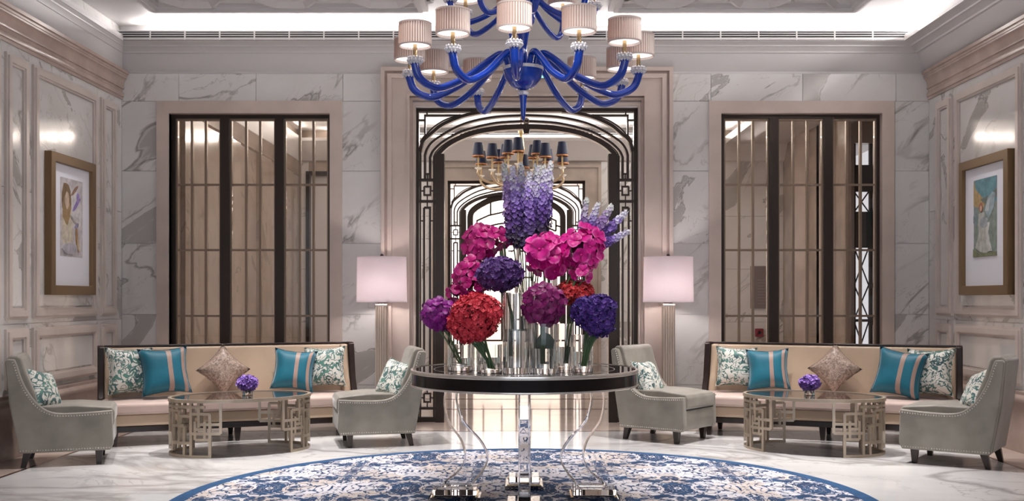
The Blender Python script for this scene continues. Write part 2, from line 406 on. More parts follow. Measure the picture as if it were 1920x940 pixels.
def screen(parent):
    k = .005556; cx = 987
    def w(p): return ((p[0]-cx)*k, 1.3-(p[1]-560)*k)
    y0, y1 = -.035, .035
    def bar(name, pts, wpx, m='bronze', d=1., both=True, edge=True):
        q = [w(p) for p in pts]
        for sgn in ((1, -1) if both else (1,)):
            MB().ribbon([(sgn*a, b) for a, b in q], wpx*k, y0*d, y1*d).build(name, m, parent, smooth=False)
            if edge and wpx >= 30:
                MB().ribbon([(sgn*a, b) for a, b in q], wpx*k*.42, y0*d-.008, y0*d+.001).build(name+'_bead', 'brass_dull', parent, smooth=False)
    def arc(pts): return [tuple(p)[:2] for p in curve([(a, b, 0) for a, b in pts], 5)]
    bar('outer_frame', [(780.5, 794.3), (780.5, 203)], 7, d=1.3, edge=False)
    MB().ribbon([w((777, 203.3)), w((1197, 203.3))], 7*k, y0*1.3, y1*1.3).build('header', 'bronze', parent, smooth=False)
    bar('arch_bar', arc([(785.5, 282), (789, 268), (794, 259), (809, 246), (828, 231), (862, 216), (896, 208), (920, 205)]), 6, d=1.1)
    bar('arch_bar', [(795, 333), (795, 289)]+arc([(795, 289), (799, 277), (811, 262), (842, 242), (879, 226), (930, 216), (987, 213)])[1:], 4.2)
    bar('arch_bar', [(804.6, 333), (804.6, 293)]+arc([(804.6, 293), (811, 280), (828, 264), (855, 248), (881, 238.5), (930, 227.5), (987, 224)])[1:], 4.2)
    bar('inner_arch', arc([(819, 288), (836.6, 271), (862, 256.5), (896, 245), (940, 238), (987, 235.5)]), 8, d=1.5, edge=False)
    bar('arch_liner', arc([(812, 290), (817, 281), (833, 267), (860, 252), (893, 241), (938, 233), (987, 230.5)]), 2.0, d=.9)
    bar('corner_bar', [(795, 250), (795, 213), (866, 213)], 3, d=.9)
    bar('corner_bar', arc([(795, 253), (811, 236), (833, 222), (862, 212)]), 2.6, d=.9)
    bar('corner_bar', [(784, 222), (795, 222)], 2.6, d=.8); bar('corner_bar', [(799, 206), (799, 213)], 2.6, d=.8)
    bar('corner_bar', [(795, 250), (786, 264)], 2.4, d=.8)
    # medallion and pendant of the arch
    pts = [(0+.026*math.cos(a), w((987, 224))[1]+.026*math.sin(a)) for a in [2*PI*i/20 for i in range(20)]]
    MB().ribbon(pts, .011, -.045, .02, closed=True).build('medallion_ring', 'brass_dull', parent, smooth=False)
    z = w((987, 240))[1]
    MB().prism([(-.035, z), (.035, z), (.028, z-.03), (.018, z-.045), (-.018, z-.045), (-.028, z-.03)], -.05, .05).build('arch_pendant', 'bronze', parent, smooth=False)
    # side panels
    bar('jamb_post', [(823.5, 794.3), (823.5, 287)], 17, d=2.0, edge=False)
    bar('jamb_liner', [(812.2, 794), (812.2, 290)], 3.6, d=.9)
    bar('jamb_liner', [(786.4, 794), (786.4, 280)], 3.0, d=.9)
    for y, wd in ((335.5, 5), (376, 5), (768, 5), (789, 9)): bar('cross_bar', [(784, y), (815, y)], wd, edge=False)
    for yy in (356, 748):
        bar('square_motif', [(793.5, yy-8), (805.5, yy-8), (805.5, yy+8), (793.5, yy+8), (793.5, yy-8)], 3.2, d=.9)
        bar('tick', [(799.5, yy-18), (799.5, yy-8)], 2.2, d=.8); bar('tick', [(799.5, yy+8), (799.5, yy+18)], 2.2, d=.8)
        bar('tick', [(785, yy), (793.5, yy)], 2.2, d=.8); bar('tick', [(805.5, yy), (813, yy)], 2.2, d=.8)
    bar('cross_bar', [(784, 728), (815, 728)], 5, edge=False)
    bar('long_loop', [(793.5, 388), (804.8, 388), (804.8, 715), (793.5, 715), (793.5, 388)], 4.2, d=.9)
    for p in ([(799.5, 378), (799.5, 388)], [(799.5, 715), (799.5, 726)], [(785, 413), (793.5, 413)], [(804.8, 413), (813, 413)], [(799.8, 324), (799.8, 335)]):
        bar('tick', p, 2.4, d=.8)
    bar('loop_foot', [(795, 324), (804.6, 324)], 3, d=.9)
sc1 = tag(empty('arched_screen', (bx(987), YB+.13, 0)), 'dark bronze arched lattice screen in the main doorway with blue chandelier before it', 'screen', 'bronze arched screens')
screen(sc1)
Y2 = 17.70
sc2 = copy_tree(sc1); sc2.location = (-.088, Y2+.13, 0)
sc2['label'] = 'farther dark bronze arched screen seen through the main doorway behind the flowers'
# glazed door leaves in the far arch
dl = tag(empty('lattice_door', (-.088, Y2+.26, 0)), 'far double door with curved lattice panes glowing behind the magenta orchids', 'door')
k = .005556
def w2(p): return ((p[0]-968)*.00908, 1.3-(p[1]-560)*.00908)
def arc2(pts): return [tuple(p)[:2] for p in curve([(a, b, 0) for a, b in pts], 5)]
half = [(880, 702), (880, 405)]+arc2([(880, 405), (884, 394), (900, 382), (925, 371), (968, 364)])[1:]
full = half+[(2*968-a, b) for a, b in reversed(half[:-1])]
MB().ribbon([w2(p) for p in full], .10, -.05, .05).build('door_frame', 'bronze', dl, smooth=False)
for s_ in (1, -1):
    def lat(pts, wd=.028):
        MB().ribbon([((lambda q: (s_*q[0], q[1]))(w2(p))) for p in pts], wd, -.015, .015).build('lattice_bar', 'bronze', dl, smooth=False)
    lat([(880, 425), (893, 421), (893, 412), (915, 402), (946, 395), (946, 403), (968, 401)])
    lat([(919, 376), (919, 401)]); lat([(946, 395), (946, 405)])
    lat([(893, 421), (893, 432)]); lat(arc2([(893, 432), (925, 420), (968, 414)]))
    lat([(880, 470), (905, 470), (905, 455), (940, 455), (940, 470), (968, 470)]); lat([(905, 470), (905, 640), (940, 640), (940, 470)])
    lat([(880, 560), (905, 560)]); lat([(922, 455), (922, 432)]); lat([(940, 520), (968, 520)]); lat([(880, 640), (905, 640)])
    lat([(940, 600), (968, 600)])
MB().box(-.02, .02, -.03, .03, 0, 3.05).build('meeting_stile', 'bronze', dl, smooth=False)
MB().box(-.8, .8, -.012, -.004, 0, 2.95).build('door_glass', 'pane', dl, smooth=False)

# side walls with panelling
def profile_frame(mb_x, s, x, y0, y1, z0, z1, parent):
    """moulding frame on a side wall; s=+1 wall on the left (faces +X)"""
    for (o, wd, dp) in ((0, .022, .022), (.022, .05, .036), (.072, .018, .022)):
        a0, a1, b0, b1 = y0+o, y1-o, z0+o, z1-o
        pts = [(a0+wd/2, b0+wd/2), (a0+wd/2, b1-wd/2), (a1-wd/2, b1-wd/2), (a1-wd/2, b0+wd/2)]
        mb_x.ribbon(pts, wd, 0, dp, closed=True)
def side_wall(name, X, s, label, rows):
    # s: inward normal sign
    root = tag(MB().box(X-s*.02, X-s*.3, YF, YB+.3, 0, 4.3).build(name, 'marble', smooth=False), label, kind='structure')
    def put(mb, nm, mt, **kw):   # local (y, d, z) -> world; ribbon's y axis is the depth
        mb.v = [(X+s*v[1], v[0], v[2]) for v in mb.v]
        return mb.build(nm, mt, root, smooth=False, **kw)
    for (y0, y1) in rows:
        for (z0, z1) in ((1.13, 3.29), (.56, 1.05)):
            m = MB(); profile_frame(m, s, X, y0, y1, z0, z1, root); put(m, 'panel_molding', 'mold')
            q = MB().box(y0+.105, y1-.105, -.02, .012, z0+.105, z1-.105)
            put(q, 'marble_panel', 'marble', origin=(X+s*.01, (y0+y1)/2, (z0+z1)/2))
    ys = sorted([YF, YB]+[ (rows[i][1]+rows[i+1][0])/2 for i in range(len(rows)-1)])
    for i in range(len(ys)-1):
        for z0, z1 in ((.5, 1.09), (1.09, 2.2), (2.2, 3.42)):
            q = MB().box(ys[i]+.002, ys[i+1]-.002, -.025, 0, z0+.002, z1-.002)
            put(q, 'marble_slab', 'marble', origin=(X, (ys[i]+ys[i+1])/2, (z0+z1)/2))
    return root
def rows_for(ybig0, ybig1, ysm0, ysm1, gap):
    r = [(ysm0, ysm1), (ybig0, ybig1)]
    y = ybig0-gap
    r.append((y-.38, y)); y -= .38+gap
    for _ in range(2):
        r.append((y-1.33, y)); y -= 1.33+gap; r.append((y-.38, y)); y -= .38+gap
    return sorted(r)
wl = side_wall('wall_left', XL, 1, 'marble panelled side wall behind the picture with the brown hat figure', rows_for(8.84, 10.17, 10.27, 10.64, .09))
wr = side_wall('wall_right', XR, -1, 'marble panelled side wall behind the picture of a winged figure in white', rows_for(8.80, 10.13, 10.22, 10.60, .09))
def cornice(name, X, s, label):
    prof = [(d*.30, z) for d, z in [(0, 3.37), (.05, 3.37), (.05, 3.395), (.09, 3.40), (.09, 3.435), (.04, 3.45), (.055, 3.475), (.10, 3.48), (.10, 3.495), (.07, 3.50), (.09, 3.54), (.14, 3.575), (.19, 3.585), (.19, 3.60), (.21, 3.605), (.21, 3.625), (.26, 3.63), (.26, 3.66), (0, 3.66)]]
    m = MB().prism([(X+s*d, z) for d, z in prof], YF, YB-.005)
    return tag(m.build(name, 'stone_dark', angle=50), label, kind='structure')
cornice('trim_1', XL, 1, 'rose stone cornice above the panels by the hat picture')
cornice('trim_2', XR, -1, 'rose stone cornice above the panels by the winged figure picture')
def base(name, X, s, label):
    b = MB().prism([(X, 0), (X+s*.05, 0), (X+s*.05, .16), (X+s*.04, .18), (X+s*.04, .40), (X+s*.055, .42), (X+s*.06, .45), (X+s*.05, .475), (X+s*.03, .485), (X+s*.03, .51), (X, .52)], YF, YB-.005)
    return tag(b.build(name, 'stone_dark', angle=50), label, kind='structure')
base('baseboard_left', XL, 1, 'tall rose stone base of the panelled wall with the hat picture')
base('baseboard_right', XR, -1, 'tall rose stone base of the panelled wall with the winged figure picture')
# wall behind the camera with three tall windows
fw = MB()
for x0, x1, z0, z1 in ((-4.5, -3.4, 0, 4.3), (-1.4, -1.0, .6, 3.4), (1.0, 1.4, .6, 3.4), (3.4, 4.5, 0, 4.3), (-3.4, 3.4, 0, .6), (-3.4, 3.4, 3.4, 4.3)):
    fw.box(x0, x1, YF-.3, YF, z0, z1)
tag(fw.build('wall_front', 'stone', smooth=False), 'wall with tall windows behind the viewer', kind='structure')

# ceiling: moulded soffit round a recessed tray, cove slot, coffered field
TXL, TXR, TY, TZ = PX(231, 10.6), PX(1695, 10.6), 10.6, 3.94
ce = tag(MB().box(XL-.3, XR+.3, YF, YB+.3, 4.14, 4.3).build('ceiling', 'ceil', smooth=False), 'white tray ceiling with coves, coffers and moulded soffit', kind='structure')
prof = [(0, 3.645), (.05, 3.645), (.05, 3.665), (.14, 3.69), (.30, 3.75), (.46, 3.83), (.52, 3.835), (.54, 3.85), (.70, 3.885), (.74, 3.887), (.76, 3.90), (.93, 3.925), (1.0, 3.928), (1.0, 3.94)]
def soffit(nm, a_in, a_out, horiz, span):
    # prof fraction 0 at wall, 1 at the tray edge
    m = MB()
    pts = [(a_out+(a_in-a_out)*f, z) for f, z in prof]+[(a_in, 3.955), (a_out, 3.955)]
    if horiz: m.prism(pts, span[0], span[1], 'y')
    else: m.prism([(p[0], p[1]) for p in pts], span[0], span[1], 'x')
    return m.build(nm, 'ceil_grey', ce, angle=25)
soffit('soffit_molding', TXL, XL, True, (YF, YB)); soffit('soffit_molding', TXR, XR, True, (YF, YB)); soffit('soffit_molding', TY, YB+.02, False, (XL, XR))
# ledge behind the soffit lip carrying the cove light
MB().box(XL-.3, TXL-.02, YF, YB, 3.956, 4.0).build('cove_ledge', 'ceil', ce, smooth=False)
MB().box(TXR+.02, XR+.3, YF, YB, 3.956, 4.0).build('cove_ledge', 'ceil', ce, smooth=False)
MB().box(XL, XR, TY+.06, YB+.3, 3.956, 4.04).build('cove_ledge', 'ceil', ce, smooth=False)
# central beam
BX0, BX1 = PX(868, 10.6), PX(1066, 10.6)
MB().box(BX0, BX1, 9.0, TY+.2, 3.945, 4.16).build('ceiling_beam', 'ceil_grey', ce, smooth=False)
# coffered fields
def coffer(x0, x1, y0, y1):
    z = 4.14
    m = MB()
    for o, wd, dp in ((0, .05, .05), (.05, .04, .075), (.09, .03, .04)):
        a0, a1, b0, b1 = x0+o, x1-o, y0+o, y1-o
        pts = [(a0+wd/2, b0+wd/2), (a0+wd/2, b1-wd/2), (a1-wd/2, b1-wd/2), (a1-wd/2, b0+wd/2)]
        q = MB().ribbon(pts, wd, 0, dp, closed=True); q.v = [(v[0], v[2], z-v[1]) for v in q.v]
        m.add(q.v, q.f)
    m.build('coffer_frame', 'ceil', ce, smooth=False)
    s = .30; hw = s*math.sqrt(3)/2
    def rib(a, b):
        d = (Vector(b)-Vector(a)); ln = d.length; d.normalize(); nn = Vector((-d.y, d.x))
        a = Vector(a); b = Vector(b); h = .05; wv = .055
        vs = []
        for p in (a-d*.01, b+d*.01):
            for o, zz in ((-wv, z), (-.012, z-h), (.012, z-h), (wv, z)): vs.append((p.x+nn.x*o, p.y+nn.y*o, zz))
        MB().add(vs, [(0, 1, 5, 4), (1, 2, 6, 5), (2, 3, 7, 6), (0, 3, 2, 1), (4, 5, 6, 7)]).build('coffer_rib', 'ceil', ce, smooth=False)
    j = 0; y = y1-.12
    while y-hw*2 > y0:
        i = 0; x = x0+.2+(0 if j % 2 == 0 else 1.5*s)
        while x+s < x1-.12:
            rib((x, y-hw), (x+s*.5, y)) ; rib((x+s*.5, y), (x+1.5*s, y)) if x+1.5*s < x1-.1 else None
            if x+2*s < x1-.1: rib((x+1.5*s, y), (x+2*s, y-hw))
            if x+1.5*s < x1-.1 and j % 1 == 0: rib((x, y-hw), (x+s*.5, y-2*hw))
            if x+2*s < x1-.1: rib((x+2*s, y-hw), (x+1.5*s, y-2*hw))
            if x+3*s < x1-.1: rib((x+2*s, y-hw), (x+3*s, y-hw))
            x += 3*s
        y -= 2*hw
YC = 10.12
coffer(PX(281, YC), PX(803, YC), 8.6, YC); coffer(PX(1140, YC), PX(1610, YC), 8.6, YC)
MB().box(-3.4, 3.5, 1.0, 8.3, 4.08, 4.15).build('ceiling_field', 'ceil', ce, smooth=False)
# air grilles on the back lip
def grille(x0, x1, label, nd):
    r = tag(empty('air_grille', ((x0+x1)/2, TY, PZ(66.5, TY))), label, 'air grille', 'linear air grilles')
    hh = (PZ(57, TY)-PZ(76, TY))/2; L = (x1-x0)/2
    MB().box(-L, L, .045, .06, -hh, hh).build('backing', 'slot', r, smooth=False)
    for i in range(5):
        z = -hh+.004+(2*hh-.008)*i/4
        MB().box(-L, L, .0, .010, z-.0030, z+.0030).build('slat', 'ceil', r, smooth=False)
    for i in range(nd+1):
        x = -L+2*L*i/nd
        MB().box(x-.006, x+.006, -.003, .012, -hh, hh).build('divider', 'ceil', r, smooth=False)
grille(PX(216, TY), PX(868, TY), 'long white linear air grille in the cove above the hat picture side window', 10)
grille(PX(1066, TY), PX(1708, TY), 'long white linear air grille in the cove above the window showing daylight', 9)
for x, y, e in DOWN:  # unseen trims, also one for each added fill lamp
    d = tag(MB().lathe([(.03, .012), (.05, 0), (.065, -.004), (.065, .02), (.03, .02)], 20, (0, 0, 0)).build('ceiling_downlight', 'ceil'), 'small round white recessed ceiling downlight out of view, some added as fill', 'downlight', 'recessed downlights')
    d.location = (x, y, 4.078 if y < 8.3 else 4.128)

# ------------------------------------------------------------------ the hall beyond
HXL, HXR = -3.80, 4.45
def hall_wall(nm, boxes, m, label):
    b = MB()
    for q in boxes: b.box(*q)
    return tag(b.build(nm, m, smooth=False), label, kind='structure')
D2 = (-.088-1.167, -.088+1.167)
h2 = hall_wall('wall_hall_back', [(-6, -3.62, Y2, Y2+.3, 0, 4.4), (-3.62, -2.9, Y2+.10, Y2+.3, 0, 4.4), (-3.62, -2.9, Y2, Y2+.3, 3.42, 4.4), (-2.9, D2[0], Y2, Y2+.3, 0, 4.4), (D2[0], D2[1], Y2, Y2+.3, 3.30, 4.4), (D2[1], 5.5, Y2, Y2+.3, 0, 4.4)], 'hall_stone', 'marble wall at the far side of the hall seen through windows')
for x0, x1 in ((-3.8, -3.62), (-2.9, -2.2), (-2.2, D2[0]-.27), (D2[1]+.27, 2.6), (2.6, 3.45), (3.45, 4.45)):
    for z0, z1 in ((0, .9), (.9, 1.8), (1.8, 2.7), (2.7, 3.65)):
        MB().box(x0+.003, x1-.003, Y2-.02, Y2+.01, z0+.003, z1-.003).build('slab', 'marble', h2, smooth=False, origin=((x0+x1)/2, Y2, (z0+z1)/2))
for o, wd, y0 in ((.27, .05, -.09), (.22, .17, -.05), (.05, .05, -.07)):
    stone_trim(h2, D2[0]-o, D2[1]+o, 0, 3.30+o, wd, Y2+y0, Y2+.05, 'hall_stone', 'door_surround')
MB().box(-3.6, -2.9, Y2+.08, Y2+.1, 0, 3.40).build('panel', 'ceil', h2, smooth=False)
MB().box(-3.66, -3.60, Y2-.06, Y2+.1, 0, 3.46).build('dark_frame', 'bronze', h2, smooth=False)
MB().box(-3.60, -2.9, Y2-.06, Y2+.1, 3.40, 3.46).build('dark_frame', 'bronze', h2, smooth=False)
MB().box(-3.0, -2.9, Y2-.06, Y2+.1, 0, 3.40).build('dark_frame', 'bronze', h2, smooth=False)
hl = hall_wall('wall_hall_left', [(HXL-.3, HXL, YB+.3, Y2, 0, 4.4)], 'hall_marble', 'beige stone side wall of the hall beyond the hat picture side window')
MB().prism([(HXL, 3.62), (HXL+.03, 3.64), (HXL+.06, 3.8), (HXL+.08, 3.94), (HXL, 3.94)], YB+.31, Y2).build('crown_molding', 'ceil', hl)
MB().prism([(HXL, 3.38), (HXL+.03, 3.40), (HXL+.05, 3.52), (HXL+.08, 3.60), (HXL, 3.62)], YB+.31, Y2).build('cornice', 'hall_stone', hl)
for y0, y1 in ((11.6, 12.3), (13.2, 13.9), (14.9, 15.6), (16.5, 17.1)):
    MB().box(HXL, HXL+.05, y0, y1, 0, 3.38).build('pilaster', 'hall_marble', hl, smooth=False, origin=(HXL, y0, 1.7))
    MB().box(HXL, HXL+.08, y0-.04, y1+.04, 0, .4).build('pilaster_base', 'stone_dark', hl, smooth=False)
OY0, OY1 = 12.55, 14.3
hr = hall_wall('wall_hall_right', [(HXR, HXR+.08, YB+.3, OY0, 0, 4.4), (HXR, HXR+.08, OY1, Y2, 0, 4.4), (HXR, HXR+.08, OY0, OY1, 3.72, 4.4)], 'hall_stone', 'stone side wall of the hall with an opening to the daylit porch')
for y0, y1 in ((14.75, 15.35), (16.1, 16.9)):
    MB().box(HXR-.06, HXR, y0, y1, 0, 3.9).build('pilaster', 'stone', hr, smooth=False, origin=(HXR, y0, 1.7))
    MB().box(HXR-.08, HXR, y0-.04, y1+.04, 0, .4).build('pilaster_base', 'stone_dark', hr, smooth=False)
PY = 15.5; PX0, PX1 = PX(1602, PY), PX(1640, PY)+.25
hp = hall_wall('wall_porch', [(HXR, PX0, PY, PY+.2, 0, 4.4), (PX1, 6.6, PY, PY+.2, 0, 4.4), (PX0, PX1, PY, PY+.2, 3.62, 4.4), (PX0, PX1, PY, PY+.2, 0, .25), (6.5, 6.7, 11.2, PY, 0, 4.4), (4.53, 6.6, 11.13, 11.2, 0, 4.4)], 'stone', 'porch wall holding the tall lattice window')
w3 = tag(empty('window_3', ((PX0+PX1)/2, PY+.1, 0)), 'daylit tall window with black crossed lattice seen through the lobby window', kind='structure')
xh = (PX1-PX0)/2
for x in (-xh+.02, xh-.02, 0): MB().box(x-.02, x+.02, -.04, .04, .25, 3.62).build('frame', 'bronze', w3, smooth=False)
for z0, z1 in ((.25, .31), (.95, .99), (2.06, 2.12), (2.52, 2.60), (2.90, 3.30)): MB().box(-xh, xh, -.04, .04, z0, z1).build('frame', 'bronze', w3, smooth=False)
MB().box(-xh, xh, -.04, .04, 2.12, 2.52).build('transom_panel', 'wood_dark', w3, smooth=False)
for z0, z1 in ((.31, .95), (.99, 1.5), (1.5, 2.06), (2.60, 2.90)):
    for xa, xb in ((-xh, 0), (0, xh)):
        for q in (0, 1):
            a_, b_ = (xa+.03, xb-.03) if q else (xb-.03, xa+.03)
            MB().tube([(a_, 0, z0), (b_, 0, z1)], .011, 6).build('lattice_bar', 'bronze', w3)
MB().box(-xh, xh, .02, .026, .25, 3.62).build('pane', 'pane', w3, smooth=False)
hc = tag(MB().box(-6, 6.7, YB+.3, 21.5, 4.16, 4.3).build('ceiling_hall', 'ceil', smooth=False), 'white ceiling of the hall beyond the doorway', kind='structure')
b = MB()
for q in ((-3.8, -3.72, YB+.3, Y2, 3.94, 4.02), (3.42, 4.45, YB+.3, Y2, 3.90, 4.02), (-3.8, 4.45, Y2-.32, Y2, 3.94, 3.99), (-3.8, 4.45, YB+.3, YB+.7, 3.94, 4.02)): b.box(*q)
b.build('soffit', 'ceil_grey', hc, smooth=False)
MB().prism([(Y2, 3.62), (Y2-.08, 3.64), (Y2-.2, 3.78), (Y2-.28, 3.9), (Y2-.32, 3.94), (Y2, 3.94)], -3.8, 4.45, 'x').build('crown_molding', 'ceil', hc, angle=30)
for i in range(5):
    MB().box(-3.2, 3.3, Y2-.30, Y2-.27, 4.065+.02*i, 4.074+.02*i).build('slat', 'ceil', hc, smooth=False)
MB().box(-3.2, 3.3, Y2-.25, Y2-.24, 4.05, 4.16).build('slot_back', 'slot', hc, smooth=False)
light('cove_strip_hall', 'AREA', (0, Y2-.10, 4.02), 190, (1, .95, .9), (math.radians(90), 0, PI), 6.4, .04)
light('cove_strip_hall', 'AREA', (-3.7, 14.3, 4.09), 22, (1, .93, .86), (math.radians(95), 0, -PI/2), 6.0, .05)
light('cove_strip_hall', 'AREA', (3.5, 14.3, 4.09), 50, (1, .93, .86), (math.radians(95), 0, PI/2), 6.0, .05)
hall_wall('wall_far_room', [(-3, 2.8, 20.9, 21.2, 0, 4.3), (-3, -2.7, Y2+.3, 21, 0, 4.3), (2.5, 2.8, Y2+.3, 21, 0, 4.3)], 'ceil', 'bright white room glimpsed behind the far lattice door')
# notice and alarm on the hall wall
n = tag(empty('notice_board', (PX(1422, Y2-.03), Y2-.03, PZ(539, Y2-.03))), 'tall brown notice panel on the hall marble wall seen through window glass', 'notice board')
MB().box(-.135, .135, -.02, .008, -.36, .36).build('board', plain('brown_panel', (.17, .10, .075), .45), n, smooth=False)
tx = MB()
for i in range(9): tx.box(-.02, .11, -.023, -.02, .12-.05*i, .128-.05*i)
tx.build('text_lines', plain('pale_print', (.30, .21, .17), .5), n, smooth=False)
a = tag(empty('fire_alarm', (PX(1423, Y2-.03), Y2-.03, PZ(624, Y2-.03))), 'small red fire alarm box low on the hall marble wall behind window', 'fire alarm')
MB().box(-.07, .07, -.05, .008, -.07, .07).build('case', plain('alarm_red', (.25, .012, .03), .4), a, bevel=.01)
MB().lathe([(0, -.02), (.03, -.02), (.03, 0), (0, 0)], 14).xf(Matrix.Translation((0, -.05, 0)) @ Matrix.Rotation(PI/2, 4, 'X')).build('button', plain('alarm_button', (.75, .7, .68), .4), a)
# exit sign over the doorway and a switch plate
e = tag(empty('exit_sign', (PX(1017, YB-.13), YB-.13, PZ(136, YB-.13))), 'small glowing teal exit sign above the doorway partly behind blue chandelier', 'sign')
MB().box(-.062, .062, -.02, .02, -.066, .066).build('housing', 'brass_dull', e, bevel=.006)
MB().box(-.056, .056, -.024, -.019, -.060, .060).build('lit_face', emit('teal_sign', (.05, .75, .72), 1.3), e, smooth=False)
sp = tag(MB().box(-.035, .035, -.012, .004, -.03, .03).build('switch_plate', 'ceil', bevel=.004), 'small pale switch plate on marble behind the lamp by LC chair'.replace('LC chair', 'the doorway'), 'switch')
sp.location = (bx(697), YB, bz(572))
# ------------------------------------------------------------------ soft furnishing materials
def velvet(name, col, rough=.55, sheen=.6, var=.12):
    t = NT(name); c = t.coord(); n = t.noise(c, 5, 3)
    t.set(Base_Color=t.mix(t.ramp(n, .3, .7), tuple(v*(1-var) for v in col), tuple(min(1, v*(1+var)) for v in col)), Roughness=rough)
    t.b.inputs['Sheen Weight'].default_value = sheen; t.b.inputs['Sheen Roughness'].default_value = .4
    t.bump(t.noise(c, 160, 2), .12, .002)
    return t.m
MAT['chair'] = velvet('grey_green_velvet', (.245, .225, .19), .5, .3, .2)
MAT['sofa'] = velvet('caramel_cream_leather', (.56, .42, .30), .45, .1, .05)
MAT['seat'] = velvet('blush_seat_fabric', (.55, .42, .37), .6, .3, .06)
MAT['teal'] = velvet('teal_silk', (.0, .125, .19), .55, .25, .18)
MAT['teal_dark'] = velvet('teal_piping', (.0, .08, .13), .4, .3)
MAT['stripe'] = velvet('taupe_ribbon', (.35, .24, .20), .5, .2)
def floral():
    t = NT('green_white_scroll_fabric'); c = t.coord()
    oi = t.n('ShaderNodeObjectInfo'); cv = t.n('ShaderNodeCombineXYZ'); t.l(t.math('MULTIPLY', oi.outputs['Random'], 31.), cv.inputs[0]); t.l(t.math('MULTIPLY', oi.outputs['Random'], 17.), cv.inputs[1])
    v = t.vmath('ADD', c, cv.outputs[0])
    n = t.noise(v, 8.5, 2, .5, 2.2)
    m1 = t.ramp(t.math('ABSOLUTE', t.math('SUBTRACT', n, .5)), .03, .045, 1, 0)
    n2 = t.noise(v, 12, 2, .5, 1.8); m2 = t.ramp(n2, .56, .58)
    base = t.mix(m1, (.66, .65, .59), (.04, .125, .12))
    t.set(Base_Color=t.mix(m2, base, t.mix(t.ramp(t.noise(v, 6), .42, .56), (.025, .075, .085), (.08, .21, .17))), Roughness=.55)
    t.b.inputs['Sheen Weight'].default_value = .2
    return t.m
MAT['floral'] = floral()
def brocade():
    t = NT('taupe_brocade'); c = t.coord(); n = t.noise(c, 38, 3, .6, 1.5)
    t.set(Base_Color=t.mix(t.ramp(n, .42, .58), (.20, .145, .115), (.44, .33, .27)), Roughness=.42); t.bump(n, .35, .004); return t.m
MAT['brocade'] = brocade()
MAT['champagne'] = plain('champagne_metal', (.46, .385, .30), .36, .6, .12, 9)
MAT['nail'] = plain('silver_nailheads', (.75, .72, .66), .25, .9)
MAT['smoked'] = plain('smoked_mirror_top', (.035, .024, .022), .04, .2)
MAT['silver'] = plain('silver_leaf', (.80, .76, .70), .22, .85)

# ------------------------------------------------------------------ cushions
def cushion_mb(a, b, T, u0=-1., u1=1., off=0., n=14, front_only=False):
    m = MB(); N = n
    def pt(u, v, sg):
        x = a*u*(1-.14*(1-v*v)); z = b*v*(1-.14*(1-u*u))
        t = T*((max(0, 1-u**4))*(max(0, 1-v**4)))**.52
        return (x, sg*(t+off), z)
    for sg in ((-1,) if front_only else (-1, 1)):
        vs = [pt(u0+(u1-u0)*i/N, -1+2*j/N, sg) for j in range(N+1) for i in range(N+1)]
        fs = [(j*(N+1)+i, j*(N+1)+i+1, (j+1)*(N+1)+i+1, (j+1)*(N+1)+i) for j in range(N) for i in range(N)]
        m.add(vs, fs)
    return m
def merge(o, d=1e-5):
    bm = bmesh.new(); bm.from_mesh(o.data); bmesh.ops.remove_doubles(bm, verts=bm.verts, dist=d); bmesh.ops.recalc_face_normals(bm, faces=bm.faces); bm.to_mesh(o.data); bm.free()
    o.data.polygons.foreach_set('use_smooth', [True]*len(o.data.polygons))
CUSH = {}
def cushion(name, kind, loc, rz, lean, label, group, roll=0, size=.215, T=.09, yaw_up=0):
    r = empty(name, loc); r.rotation_euler = (Matrix.Rotation(rz, 3, 'Z') @ Matrix.Rotation(-lean, 3, 'X') @ Matrix.Rotation(roll, 3, 'Y')).to_euler()
    tag(r, label, 'cushion', group)
    mt = {'floral': 'floral', 'teal': 'teal', 'diamond': 'brocade'}[kind]
    c = cushion_mb(size, size, T).build('cover', mt, r, angle=180); merge(c)
    ring = []
    for (u, v) in [(t, -1) for t in (-1, -.5, 0, .5)]+[(1, t) for t in (-1, -.5, 0, .5)]+[(t, 1) for t in (1, .5, 0, -.5)]+[(-1, t) for t in (1, .5, 0, -.5)]:
        ring.append((size*u*(1-.14*(1-v*v)), 0, size*v*(1-.14*(1-u*u))))
    MB().tube(ring, .0035, 6, closed=True).build('piping', {'floral': 'floral', 'teal': 'teal_dark', 'diamond': 'brocade'}[kind], r)
    if kind == 'teal':
        for u0, u1 in ((.06, .27), (.70, .86)):
            cushion_mb(size, size, T, u0, u1, .0025, front_only=True).build('stripe', 'stripe', r, angle=180)
    return r

